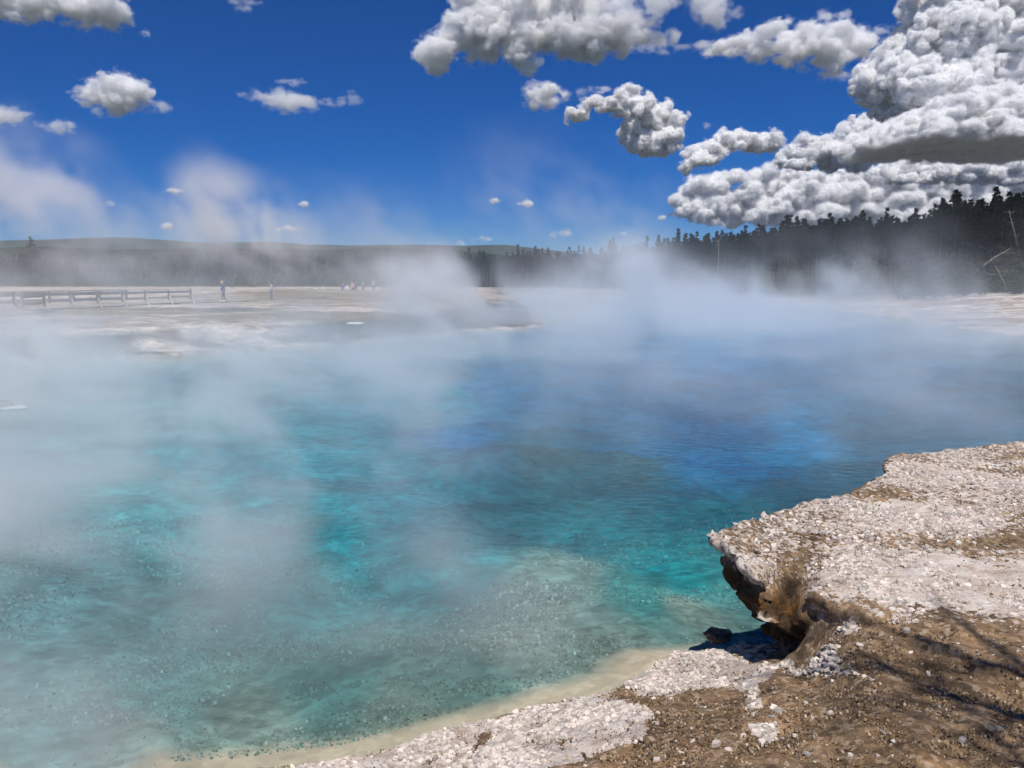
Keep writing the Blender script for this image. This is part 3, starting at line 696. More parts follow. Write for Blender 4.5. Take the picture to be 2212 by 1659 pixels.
marks = [(1250, 'the spot where steam swallows the treeline'), (1430, 'the central steam plume'), (1551, 'the pale dead snag'), (1700, 'the tallest low steam wisp'), (1836, 'the thin dead snag'), (1985, 'the green thicket end'), (2110, 'the propped grey log'), (2212, 'the picture edge')]
ordn = ['first', 'second', 'third', 'fourth', 'fifth', 'sixth', 'seventh', 'eighth', 'ninth', 'tenth', 'eleventh', 'twelfth', 'thirteenth', 'fourteenth', 'fifteenth', 'sixteenth', 'seventeenth', 'eighteenth', 'nineteenth', 'twentieth', 'twenty-first', 'twenty-second', 'twenty-third', 'twenty-fourth', 'twenty-fifth', 'twenty-sixth', 'twenty-seventh', 'twenty-eighth', 'twenty-ninth', 'thirtieth']
for row in range(3):
    rt = sorted([p for p in placed if p[1] == row], key=lambda p: p[0]); cnts = {}
    for mi, sgn in [(m_, g_) for m_ in range(len(marks)) for g_ in (-1, 1)]:
        mine = [p for p in rt if min(range(len(marks)), key=lambda i: abs(marks[i][0]-p[0])) == mi and (p[0] >= marks[mi][0]) == (sgn > 0)]
        mine.sort(key=lambda p: abs(p[0]-marks[mi][0]))
        for k, (u, _, key, o) in enumerate(mine):
            sd_ = 'left' if sgn < 0 else 'right'
            o_ = ordn[k] if k < len(ordn) else 'last'
            tag(o, f'{["front rank", "second rank", "deep rank"][row]} pine, {shape_word[key]}, {o_} {sd_} of {marks[mi][1]}', 'pine tree', 'pines of the forest wall beyond the pool')
print('trees', ntree, time.time()-T0)
# the mass of the wood behind: one object of stuff
def merged(name, items, mat_pair, use_trunk=True):
    VV = []; FF = []; MI = []; n = 0
    for (i, x, y, z, s, a) in items:
        cv, cf, tv, tf, h = raw[i]
        c, sn = math.cos(a), math.sin(a); Rm = np.array([[c, -sn, 0], [sn, c, 0], [0, 0, 1]])*s
        VV.append(cv@Rm.T + (x, y, z)); FF += [f + n for f in cf]; MI += [0]*len(cf); n += len(cv)
        if use_trunk:
            VV.append(tv@Rm.T + (x, y, z)); FF += [np.array(f) + n for f in tf]; MI += [1]*len(tf); n += len(tv)
    o = np_mesh(name, np.concatenate(VV), FF, False, mat_pair); o.data.polygons.foreach_set('material_index', np.array(MI, np.int32)); tag(o, kind='stuff'); return o
items = []
for row in range(5):
    for k in range(95):
        u = 985 + (2420-985)*max(0, (k+rs.uniform(-.5, .5))/95)**0.75
        d = front_dist(u) + 17 + row*7 + rs.uniform(-3, 3)
        v = np.interp(u, top_u, top_v) + 14 + abs(rs.normal(0, 9)); b = at(u, v, d); z0 = max(gz(b[0], b[1]), .2)
        i = int(rs.integers(0, 6)); items.append((i, b[0], b[1], z0, (b[2]-z0)/raw[i][4], rs.uniform(0, 6)))
for k in range(330):
    u = rs.uniform(-260, 1010); d = rs.uniform(288, 345)
    v = np.interp(u, [-300, 60, 66, 72, 300, 480, 520, 620, 1010], [545, 545, 545, 545, 552, 545, 538, 545, 545]) + abs(rs.normal(0, 14)); b = at(u, v, d)
    i = int(rs.integers(0, 6)); items.append((i, b[0], b[1], .7, (b[2]-.7)/raw[i][4], rs.uniform(0, 6)))
i = 4; b = at(66, 512, 290); items.append((i, b[0], b[1], .7, (b[2]-.7)/raw[i][4], 1.0))
# merge in halves so no object is enormous
merged('forest', items, [needles[0], bark])
print('forest', len(items), time.time()-T0)

# bushy young pines on the right bank
rs = np.random.default_rng(9)
yp = []
for i in range(4):
    h = [3.4, 4.6, 2.6, 5.4][i]
    r_ = np.random.default_rng(50+i); cv, cf = crown_mesh(r_, h, 0.06, h*0.36, 70, 'round', 8, 0.30); tv, tf = trunk_mesh(r_, h*.95, .07, 3); yp.append((cv, cf, tv, tf, h))
prot = {}; young = []
ysp = []
for k in range(46):
    u = rs.uniform(1955, 2290); d = rs.uniform(82, 101); ysp.append((u, d))
for k in range(16):
    u = rs.uniform(1480, 1950); ysp.append((u, front_dist(u) - rs.uniform(2, 9)))
for (u, d) in ysp:
    b = at(u, 600, d); z0 = max(gz(b[0], b[1]), .2); i = int(rs.integers(0, 4))
    far = (d-82)/19; s = rs.uniform(.7, 1.05)*(0.75+0.45*min(max(far, 0), 1))
    if i not in prot:
        root = empty('young_pine', (b[0], b[1], z0)); np_mesh('crown', yp[i][0], yp[i][1], False, needles[1], root); np_mesh('trunk', yp[i][2], yp[i][3], True, bark, root); prot[i] = root
    else: root = copy_tree(prot[i])
    root.location = (b[0], b[1], z0); root.rotation_euler = (0, 0, rs.uniform(0, 6)); root.scale = (s, s, s)
    szw = ['knee deep', 'tall', 'squat', 'tallest'][i]
    pl = 'on the gravel bank at the right edge' if u > 2120 else 'left end of the green thicket on the bank' if u > 1955 else 'at the foot of the forest behind steam'
    young.append((u, i, root))

young.sort(key=lambda t: -t[0]); nth = {}
for (u, i, root) in young:
    pl = 'the picture edge in the green thicket' if u > 2110 else 'the forked dead trunk in the green thicket' if u > 1955 else 'the thicket along the forest foot'
    nth[pl] = nth.get(pl, -1)+1; k = nth[pl]
    tag(root, f'{["low", "tall", "squat", "large"][i]} bushy young pine, {(ordn + ["farthest"]*40)[k]} left of {pl}', 'young pine', 'young pines below the forest')
# dead trees: bleached trunks and limbs
def dead_tree(name, pts, r0, nbr, seed, label, cat='dead tree', mat=bark_dead, blen=1.2, sub=2):
    r_ = np.random.default_rng(seed); root = empty(name, pts[0]); p0 = np.array(pts[0], float)
    P = [np.array(p, float)-p0 for p in pts]
    mb = MB(); mb.tube(P, list(np.linspace(r0, r0*.25, len(P))), 8); mb.build('trunk', mat, root, True)
    for k in range(nbr):
        t = r_.uniform(0.2, 0.98)*(len(P)-1); a = int(min(t, len(P)-2)); q = P[a] + (P[a+1]-P[a])*(t-a)
        d = r_.normal(0, 1, 3); d[2] = abs(d[2])*.6; d /= np.linalg.norm(d); l = blen*r_.uniform(.5, 1.3)
        mb = MB(); mid = q + d*l*.5 + r_.normal(0, .06*l, 3); end = q + d*l + r_.normal(0, .15*l, 3); rb = r0*.28
        mb.tube([q, mid, end], [rb, rb*.7, rb*.2], 5)
        for j in range(sub):
            tt = r_.uniform(.3, .9); s0 = mid*(1-tt)+end*tt; d2 = d + r_.normal(0, .8, 3); d2 /= np.linalg.norm(d2)
            mb.tube([s0, s0 + d2*l*.25, s0 + d2*l*.45 + r_.normal(0, .05*l, 3)], [rb*.5, rb*.35, rb*.1], 4)
        mb.build('branch', mat, root, True)
    return tag(root, label, cat)
def W(u, v, d): return tuple(at(u, v, d))
dead_tree('dead_tree', [W(2178, 632, 84), W(2166, 605, 84), W(2150, 575, 84.5)], .13, 6, 1, 'bleached leaning dead trunk rising out of the green thicket at the right edge')
dead_tree('dead_tree', [W(2212, 614, 83), W(2190, 614, 83.4), W(2180, 622, 83.5)], .10, 5, 2, 'bleached fallen limb lying over the bushes at the far right')
dead_tree('dead_tree', [W(2110, 585, 88), W(2150, 555, 89), W(2185, 535, 90)], .10, 5, 3, 'grey fallen log propped diagonally above the thicket')
dead_tree('dead_tree', [W(2198, 530, 98), W(2188, 490, 98), W(2180, 455, 98)], .12, 8, 4, 'grey leaning snag between the tall trunks at the right edge', blen=.8)
dead_tree('dead_tree', [W(1550, 620, 132), W(1552, 570, 132), W(1553, 515, 132)], .12, 16, 5, 'pale dead snag with many short twigs before the forest left of the wisps', blen=1.0)
dead_tree('dead_tree', [W(1830, 632, 118), W(1836, 600, 118), W(1850, 560, 118)], .09, 9, 6, 'thin dead snag at the forest foot right of the wisps', blen=.9)
for k, (u, v, lb) in enumerate([(560, 622, 'tangled grey dead bush at the edge of the flat between the fence and the man in blue'), (690, 618, 'tangled dead shrub behind the flat left of the man in blue'), (535, 620, 'grey dead scrub behind the railing at the forest edge')]):
    d = 235 + 5*k; base = at(u*0.0+ (500 if k == 0 else 590 if k == 1 else 545), 618, d); z0 = .62
    dead_tree('dead_bush', [(base[0], base[1], z0), (base[0]+.8, base[1], z0+2.2), (base[0]+1.6, base[1], z0+4.2)], .2, 14, 20+k,
              ['tangled grey dead tree at the forest edge left of the man in blue', 'tangled dead shrub at the forest edge above the man in striped shirt', 'pale dead scrub at the forest edge right above the man in blue'][k], 'dead tree', blen=2.4, sub=3)
# bare dead pine standing just outside the frame; its branches shade the terrace
dead_tree('bare_pine', [(3.9, -1.7, 1.0), (3.85, -1.65, 3.6), (3.75, -1.6, 6.4), (3.65, -1.55, 8.0)], .15, 50, 31, 'bare dead pine on the terrace beside the viewer', blen=2.0, sub=7)

# ------------------------------------------------------------------ boardwalk and railing
wood = rough_mat('grey_planks', lin(128, 122, 114), lin(160, 154, 146), 2.2, 0.3, stretch=(1, 6, 1))
wood_d = rough_mat('dark_timber', lin(112, 108, 102), lin(150, 144, 138), 2.2, 0.3)
wood_w = rough_mat('pale_post_wood', lin(196, 192, 184), lin(222, 218, 210), 4, 0.2)
DECK = 0.93
near_edge = [(-150, 686, .93), (30, 669, .93), (180, 663, .93), (300, 657, .93), (415, 652, .93), (500, 650, .92), (600, 647, .85), (690, 645, .6), (720, 642, .6), (760, 636, .8), (800, 630, 1.1), (860, 625, 1.2)]
dl_ = [G(u, v+1.5, z) for u, v, z in near_edge]
# drop to sane distances on the far side
Pn = []; 
for (u, v, z), p in zip(near_edge, dl_): Pn.append(p)
Pn = [np.array(p) for p in Pn]
mb = MB(); sup = MB()
for a, b in zip(Pn[:-1], Pn[1:]):
    d = b-a; L_ = np.linalg.norm(d[:2]); n = max(1, int(L_/0.155)); t2 = np.array([-d[1], d[0], 0])/L_
    if t2[1] < 0: t2 = -t2
    if L_ > 60: n = 60
    for k in range(n):
        p = a + d*(k+.5)/n; wdt = L_/n*0.93
        mb.bar(p, p + t2*2.4, wdt, 0.045)
    m = a + d*0
    ks = max(1, int(L_/2.4))
    for k in range(ks):
        p = a + d*(k+.3)/ks
        for off in (.15, 2.2): sup.bar(p + t2*off + (0, 0, -.9), p + t2*off + (0, 0, -.03), .14, .14, up=(0, 1, 0))
        sup.bar(p + t2*.02 + (0, 0, -.16), p + t2*2.35 + (0, 0, -.16), .1, .18)
    sup.bar(a + t2*.04 + (0, 0, -.13), b + t2*.04 + (0, 0, -.13), .06, .2)
bw = mb.build('boardwalk', wood); tag(bw, kind='structure')
s_ = sup.build('supports', wood_d, bw)
def on_edge(u):
    us = [p[0] for p in near_edge]; k = max(0, min(len(us)-2, int(np.searchsorted(us, u))-1)); t = (u-us[k])/(us[k+1]-us[k]); return Pn[k]*(1-t)+Pn[k+1]*t, Pn[k+1]-Pn[k]
def railing(name, off, label, posts_u):
    root = empty(name, (0, 0, 0)); tops = []; proto = None
    for u in posts_u:
        p, d = on_edge(u); dn = np.array([-d[1], d[0], 0]); dn /= np.linalg.norm(dn[:2]); dn = dn if dn[1] > 0 else -dn
        q = p + dn*off; sgn = -1 if off < 1 else 1
        al = np.array([d[0], d[1], 0])/np.linalg.norm(d[:2])
        m1 = MB(); m1.bar(q + (0, 0, .30), q + (0, 0, 1.10), .13, .13, up=(0, 1, 0)); po = m1.build('post', wood_d, root)
        if off < 1:
            m2 = MB(); m2.bar(q + dn*(-.07) + (0, 0, .62), q + dn*(-.25) + al*.30 + (0, 0, -.42), .13, .10, up=(0, 1, 0)); m2.build('brace', wood_w, po)
        tops.append(q)
    for nm, z, hgt, wdt, mt in (('top_rail', 1.13, .05, .24, wood), ('upper_rail', .93, .17, .06, wood_d), ('lower_rail', .50, .14, .06, wood)):
        m1 = MB()
        for a, b in zip(tops[:-1], tops[1:]):
            e = (b-a)/np.linalg.norm(b-a); m1.bar(a + (0, -.09 if nm != 'top_rail' else 0, z) - e*.01, b + (0, -.09 if nm != 'top_rail' else 0, z) + e*.01, wdt, hgt)
        m1.build(nm, mt, root)
    return tag(root, label, 'railing')
pu = [-90, -30, 31, 92, 151, 208, 262, 313, 362, 412]
railing('railing', -0.02, 'nearer wooden railing with pale slanted braces along the boardwalk', pu)
railing('railing', 2.45, 'farther weathered railing on the back side of the boardwalk', [-70, -10, 50, 110, 170, 226, 280, 331])
print('boardwalk', time.time()-T0)

# ------------------------------------------------------------------ people
def person_grid(pose, seed):
    """one continuous body (rounded cones joined smoothly); returns body, shirt, trousers, shoes, hair/cap meshes"""
    Hh = 0.0115
    lo_ = np.array([-0.48, -0.46, -0.02]); hi_ = np.array([0.48, 0.46, 1.86]); dm = np.round((hi_-lo_)/Hh).astype(int)
    X, Y, Z = np.meshgrid(*[(lo_[i] + Hh*np.arange(dm[i])).astype(np.float32) for i in range(3)], indexing='ij')
    def cone(a, b, ra, rb):
        a = np.array(a, float); b = np.array(b, float); ba = b-a; l2 = ba@ba
        t = np.clip(((X-a[0])*ba[0]+(Y-a[1])*ba[1]+(Z-a[2])*ba[2])/l2, 0, 1)
        return np.sqrt((X-a[0]-t*ba[0])**2+(Y-a[1]-t*ba[1])**2+(Z-a[2]-t*ba[2])**2) - (ra+(rb-ra)*t)
    def ell(c, r):
        k = np.sqrt(((X-c[0])/r[0])**2+((Y-c[1])/r[1])**2+((Z-c[2])/r[2])**2); return (k-1)*min(r)
    def sm(a, b, k=0.03):
        h_ = np.clip(.5+.5*(b-a)/k, 0, 1); return b*(1-h_)+a*h_-k*h_*(1-h_)
    st = pose.get('stride', .10); be = pose.get('belly', .02); hy = pose.get('head', (0, -.04)); arms = pose.get('arms', 'down')
    sw = .19
    torso = sm(ell((0, 0, 1.22), (.185, .115, .27)), ell((0, -be, 1.03), (.165+be*.5, .115+be, .18)), .06)
    torso = sm(torso, cone((-.15, 0, 1.41), (.15, 0, 1.41), .062, .062), .06)
    hips = ell((0, .01, .92), (.165, .12, .13))
    legs = None; feet = None
    for s, sy in ((-1, -st), (1, st)):
        hip = (s*.09, 0, .90); kn = (s*.10, sy*.5-.02, .49); an = (s*.10, sy, .09)
        lg = sm(cone(hip, kn, .088, .062), cone(kn, an, .058, .042), .02)
        ft = sm(cone((an[0], an[1]+.03, .045), (an[0]+s*.02, an[1]-.17, .03), .042, .034), cone(an, (an[0], an[1], .04), .04, .045), .02)
        legs = lg if legs is None else np.minimum(legs, lg); feet = ft if feet is None else np.minimum(feet, ft)
    arm = None; fore = None
    for s in (-1, 1):
        sh_ = (s*sw, 0, 1.40)
        if arms == 'down': el = (s*.25, .04, 1.12); wr = (s*.25, -.06, .88)
        elif arms == 'pocket': el = (s*.28, .08, 1.13); wr = (s*.20, -.04, .95)
        elif arms == 'up': el = (s*.26, -.05, 1.14); wr = (s*.10, -.24, 1.28)
        else: el = (s*.26, .03, 1.13); wr = ((s*.24, -.10, .89) if s < 0 else (s*.08, -.26, 1.22))
        ua = cone(sh_, el, .055, .042); fa = cone(el, wr, .040, .027)
        arm = ua if arm is None else np.minimum(arm, ua)
        d = np.array(wr)-np.array(el); d /= np.linalg.norm(d)
        fr = np.array([0., -1, 0]); fr -= d*(fr@d); fr /= np.linalg.norm(fr); pn = np.cross(d, fr)
        palm = np.array(wr)+d*.05; hand = cone(np.array(wr)+d*.01, palm+d*.02, .026, .031)
        for q, ln in zip((-.027, -.009, .009, .027), (.062, .074, .070, .055)):
            b0 = palm + d*.035 + fr*q; k1 = b0 + d*ln*.55; k2 = k1 + (d*.8-pn*s*.6)*ln*.5
            hand = sm(hand, np.minimum(cone(b0, k1, .0095, .009), cone(k1, k2, .009, .0075)), .006)
        th0 = palm - d*.015 + fr*.02; hand = sm(hand, np.minimum(cone(th0, th0+fr*.035+d*.02, .012, .010), cone(th0+fr*.035+d*.02, th0+fr*.045+d*.05, .010, .008)), .006)
        fh = sm(fa, hand, .015); fore = fh if fore is None else np.minimum(fore, fh)
    hx, hyy = hy; hc = (hx, hyy-.015, 1.645)
    neck = cone((0, .01, 1.42), (hx, hyy+.005, 1.58), .055, .05)
    head = sm(ell((hc[0], hc[1], hc[2]), (.076, .095, .108)), ell((hc[0], hc[1]-.03, hc[2]-.06), (.052, .058, .055)), .03)
    face = hc[1]-.095
    head = sm(head, cone((hc[0], face+.004, hc[2]+.005), (hc[0], face-.016, hc[2]-.022), .008, .014), .012)
    for s in (-1, 1):
        head = sm(head, ell((hc[0]+s*.078, hc[1]+.005, hc[2]-.01), (.012, .02, .03)), .008)
        head = np.maximum(head, -(ell((hc[0]+s*.031, face-.002, hc[2]+.012), (.015, .012, .010))))
    head = sm(head, ell((hc[0], face+.012, hc[2]-.055), (.026, .012, .008)), .006)
    body = sm(sm(torso, hips, .05), legs, .03); body = sm(body, arm, .04); body = sm(body, fore, .02); body = sm(sm(body, neck, .03), head, .02); body = sm(body, feet, .015)
    def cut(f, *conds):
        for c in conds: f = np.maximum(f, c)
        return f
    wr_ = .004*noise3(X*14, Y*14, Z*10)
    slv = pose.get('sleeve', .5)
    if slv >= 1: sleeves = np.minimum(arm-.016, cut(fore-.016, .93-Z+0*X) if arms in ('down', 'pocket') else arm-.016)
    else: sleeves = cut(arm-.020, 1.20-Z)
    tor = sm(torso, arm, .04)
    shirt = np.minimum(cut(sm(tor, hips, .05)-.018+wr_, .90-Z, Z-1.475+abs(X)*.05), sleeves)
    tl = pose.get('trouser', .10)
    trou = cut(sm(hips, legs, .03)-.016+wr_, tl-Z, Z-.985)
    shoes = cut(feet-.008, Z-.11)
    skull = ell((hc[0], hc[1]+.008, hc[2]+.012), (.084, .102, .112))
    if pose.get('cap'):
        cap = cut(skull-.008, hc[2]+.028-Z)
        brim = ell((hc[0], hc[1]-.085, hc[2]+.035), (.082, .085, .012)); hat = np.minimum(cap, brim)
        hair = cut(skull-.002, hc[2]-.05-Z, -(Y-hc[1]+.005)-.0)
    else:
        hat = None; hair = cut(skull, np.minimum(hc[2]+.045-Z, -(Y-hc[1]+.01)), hc[2]-pose.get('hair', .05)-Z)
    out = {'body': body, 'shirt': shirt, 'trousers': trou, 'shoes': shoes, 'hair': hair}
    if hat is not None: out['cap'] = hat
    res = {}
    for k, f in out.items():
        f = f.copy(); f[0] = f[-1] = 1; f[:, 0] = f[:, -1] = 1; f[:, :, 0] = np.maximum(f[:, :, 0], 1); f[:, :, -1] = 1
        res[k] = surface_nets(f, lo_, Hh)
    return res
def cloth(c, name='cloth', stripes=None):
    m = rough_mat(name, np.clip(c*0.85, 0, 1), np.clip(c*1.12, 0, 1), 12, 0.2, .9)
    if stripes is not None:
        nt = m.node_tree; p = [n for n in nt.nodes if n.type == 'BSDF_PRINCIPLED'][0]
        tc = N(nt, 'ShaderNodeTexCoord'); wv = N(nt, 'ShaderNodeTexWave'); wv.bands_direction = 'Z'; wv.inputs['Scale'].default_value = 3.2; nt.links.new(tc.outputs['Object'], wv.inputs[0])
        cr = N(nt, 'ShaderNodeValToRGB'); cr.color_ramp.interpolation = 'CONSTANT'; cr.color_ramp.elements[0].color = (*c, 1); cr.color_ramp.elements[1].color = (*stripes, 1); cr.color_ramp.elements[1].position = .6
        nt.links.new(wv.outputs['Fac'], cr.inputs[0]); nt.links.new(cr.outputs[0], p.inputs['Base Color'])
    return m
skin = rough_mat('skin', lin(196, 150, 126), lin(210, 166, 142), 20, .05, .6)
hair_b = cloth(lin(70, 55, 42), 'hair_brown'); hair_g = cloth(lin(170, 165, 160), 'hair_grey'); shoe_w = cloth(lin(225, 225, 220), 'white_shoes'); shoe_d = cloth(lin(60, 58, 56), 'dark_shoes')
def mk(name_pose): return person_grid(*name_pose)
PA = mk((dict(stride=.12, belly=.05, head=(0, -.07), cap=True, arms='down', sleeve=.5), 1))
PB = mk((dict(stride=.06, belly=.03, head=(0, -.04), arms='pocket', sleeve=.5), 2))
PC = mk((dict(stride=.03, belly=.01, head=(0, -.03), arms='down', sleeve=1, hair=.10), 3))
PD = mk((dict(stride=.10, belly=.01, head=(0, -.05), arms='phone', sleeve=.5, hair=.14), 4))
def place_person(P, u, head_v, feet_v, face_az, shirt, trousers, shoes, hair, label, cap=None, height=1.75, dist=None):
    hpx = feet_v - head_v
    d = dist or FPX*height/hpx*0.995
    p = at(u, feet_v, d)
    root = empty('person', tuple(p), face_az); root.scale = (height/1.76,)*3
    b = np_mesh('body', *P['body'], True, skin, root)
    np_mesh('shirt', *P['shirt'], True, shirt, root); np_mesh('trousers', *P['trousers'], True, trousers, root); np_mesh('shoes', *P['shoes'], True, shoes, root); np_mesh('hair', *P['hair'], True, hair, root)
    if 'cap' in P: np_mesh('cap', *P['cap'], True, cap or cloth(lin(220, 200, 160), 'cap_cloth'), root)
    return tag(root, label, 'person'), p
SX = lambda x: x*2212/1024
people = []
def pp(*a, **k): people.append(place_person(*a, **k)[1])
grey_t = cloth(lin(98, 98, 92), 'grey_trousers'); dark_t = cloth(lin(60, 60, 66), 'dark_trousers')
pp(PA, SX(223.8), SX(281.5), SX(301.3), R(-65), cloth(lin(28, 52, 140), 'blue_shirt'), grey_t, shoe_w, hair_g, 'person in a blue T-shirt, grey trousers and tan cap looking down', cap=cloth(lin(224, 204, 160), 'tan_cap'))
pp(PB, SX(271.7), SX(282.5), SX(299.8), R(-60), cloth(lin(120, 140, 165), 'striped_shirt', lin(190, 200, 208)), cloth(lin(110, 120, 145), 'blue_trousers'), shoe_d, hair_b, 'person in a pale striped shirt and blue-grey trousers on the boardwalk')
pp(PC, SX(315.4), SX(285.9), SX(298.6), R(190), cloth(lin(220, 225, 225), 'white_shirt'), dark_t, shoe_w, hair_b, 'person in a white top and dark trousers, left of a standing pair')
pp(PC, SX(323.7), SX(285.6), SX(298.6), R(150), cloth(lin(215, 215, 200), 'cream_shirt'), grey_t, shoe_w, hair_g, 'person in a cream top and grey trousers, right of a standing pair')
pp(PD, SX(342.6), SX(282.9), SX(296.0), R(80), cloth(lin(70, 90, 190), 'blue_jacket'), grey_t, shoe_d, hair_g, 'person in a bright blue jacket leading a distant group')
pp(PC, SX(347.6), SX(284.2), SX(295.6), R(30), cloth(lin(225, 228, 230), 'white_shirt'), dark_t, shoe_w, hair_b, 'shorter person in a white shirt beside the blue jacket', height=1.62)
pp(PD, SX(352.6), SX(281.4), SX(294.2), R(-30), cloth(lin(220, 120, 130), 'pink_top', lin(230, 215, 215)), dark_t, shoe_d, hair_b, 'person in a pink and white striped top within the distant group')
pp(PB, SX(355.6), SX(281.6), SX(294.0), R(20), cloth(lin(80, 76, 92), 'dark_shirt'), dark_t, shoe_d, hair_b, 'person in dark clothes right behind the pink striped top')
pp(PC, SX(363.3), SX(280.6), SX(291.4), R(60), cloth(lin(150, 165, 150), 'green_shirt'), dark_t, shoe_d, hair_b, 'person in a grey-green top almost lost in the steam')
pp(PC, SX(373.6), SX(279.8), SX(290.4), R(-50), cloth(lin(205, 210, 215), 'pale_shirt'), grey_t, shoe_d, hair_b, 'person in a pale top farthest along the path in steam')
print('people', [tuple(np.round(p, 1)) for p in people], time.time()-T0)

# ------------------------------------------------------------------ small rocks
def rock(name, c, r, seed, mat, label, cat='rock', flat=.4, grp=None):
    Hh = max(r)/14; lo_ = -np.array(r)*1.5; dm = np.round(2*-lo_/Hh).astype(int)
    X, Y, Z = np.meshgrid(*[lo_[i]+Hh*np.arange(dm[i]) for i in range(3)], indexing='ij')
    f = (np.sqrt((X/r[0])**2+(Y/r[1])**2+(Z/r[2])**2)-1)*min(r) + .35*min(r)*fbm(X/max(r)*2+seed, Y/max(r)*2, Z/max(r)*4, 4)
    f = np.maximum(f, Z - r[2]*.55)
    f[0] = f[-1] = 1; f[:, 0] = f[:, -1] = 1; f[:, :, 0] = f[:, :, -1] = 1
    V, Q = surface_nets(f, lo_, Hh); o = np_mesh(name, V, Q, True, mat, loc=tuple(c)); return tag(o, label, cat, grp)
rock_w = rough_mat('white_sinter', lin(200, 198, 190), lin(236, 234, 228), 3, .5); rock_g = rough_mat('grey_sinter', lin(110, 106, 102), lin(160, 155, 148), 3, .6)
q = G(8, 873, .12); rock('rock', q - (0.25, 0, .02), (.42, .30, .14), 3, rock_g, 'flat grey rock breaking the water at the left edge')
q = G(14, 880, .04); rock('rock', q + (-.05, -.02, 0), (.45, .30, .06), 5, rock_w, 'white crusted shelf just under the flat grey rock at the left edge')
q = G(1560, 1378, .12); rock('rock', q + (0.0, .1, -.03), (.10, .08, .06), 8, cm, 'small whitish rock at the foot of the overhanging ledge')
q = G(768, 699, .55); rock('rock', q, (.45, .3, .12), 9, rock_w, 'bright white slab on the far left bank right of the dark hollow')
q = G(1022, 1238 if False else 1237, 0)

# ------------------------------------------------------------------ clouds: solid billows, each at its own distance
def grid_volume(name, lo, hi, dens, mat):
    nx, ny, nz = dens.shape
    me = bpy.data.meshes.new(name); me.vertices.add(dens.size)
    a = me.attributes.new('vapour', 'FLOAT', 'POINT'); a.data.foreach_set('value', np.ascontiguousarray(dens.transpose(2, 1, 0)).ravel().astype(np.float32))
    c = np.zeros((dens.size, 3), np.float32); c[:] = (np.array(lo)+np.array(hi))/2; c[0] = lo; c[-1] = hi
    me.vertices.foreach_set('co', c.ravel()); me.materials.append(mat)
    o = bpy.data.objects.new(name, me); col.objects.link(o)
    ng = bpy.data.node_groups.new(name, 'GeometryNodeTree')
    ng.interface.new_socket('Geometry', in_out='INPUT', socket_type='NodeSocketGeometry'); ng.interface.new_socket('Geometry', in_out='OUTPUT', socket_type='NodeSocketGeometry')
    Nn = ng.nodes.new; L = ng.links.new
    gi = Nn('NodeGroupInput'); go = Nn('NodeGroupOutput'); vc = Nn('GeometryNodeVolumeCube')
    vc.inputs['Min'].default_value = lo; vc.inputs['Max'].default_value = hi
    for nm, n in zip('XYZ', (nx, ny, nz)): vc.inputs['Resolution '+nm].default_value = n
    pos = Nn('GeometryNodeInputPosition'); sub = Nn('ShaderNodeVectorMath'); sub.operation = 'SUBTRACT'; sub.inputs[1].default_value = lo; L(pos.outputs[0], sub.inputs[0])
    mul = Nn('ShaderNodeVectorMath'); mul.operation = 'MULTIPLY'; L(sub.outputs[0], mul.inputs[0]); mul.inputs[1].default_value = [(n-1)/(h-l_) for n, h, l_ in zip((nx, ny, nz), hi, lo)]
    sep = Nn('ShaderNodeSeparateXYZ'); L(mul.outputs[0], sep.inputs[0])
    def fi(a_): n = Nn('FunctionNodeFloatToInt'); n.rounding_mode = 'ROUND'; L(a_, n.inputs[0]); return n.outputs[0]
    def im(op, a_, b_):
        n = Nn('FunctionNodeIntegerMath'); n.operation = op
        for i, v in enumerate((a_, b_)):
            if isinstance(v, int): n.inputs[i].default_value = v
            else: L(v, n.inputs[i])
        return n.outputs[0]
    ix, iy, iz = map(fi, (sep.outputs[0], sep.outputs[1], sep.outputs[2]))
    idx = im('ADD', ix, im('MULTIPLY', im('ADD', iy, im('MULTIPLY', iz, ny)), nx))
    si = Nn('GeometryNodeSampleIndex'); si.data_type = 'FLOAT'; si.domain = 'POINT'; si.clamp = True
    na_ = Nn('GeometryNodeInputNamedAttribute'); na_.data_type = 'FLOAT'; na_.inputs['Name'].default_value = 'vapour'
    L(gi.outputs[0], si.inputs['Geometry']); L(na_.outputs[0], si.inputs['Value']); L(idx, si.inputs['Index']); L(si.outputs[0], vc.inputs['Density'])
    sm_ = Nn('GeometryNodeSetMaterial'); L(vc.outputs[0], sm_.inputs[0]); sm_.inputs['Material'].default_value = mat; L(sm_.outputs[0], go.inputs[0])
    md = o.modifiers.new('vapour', 'NODES'); md.node_group = ng
    return o
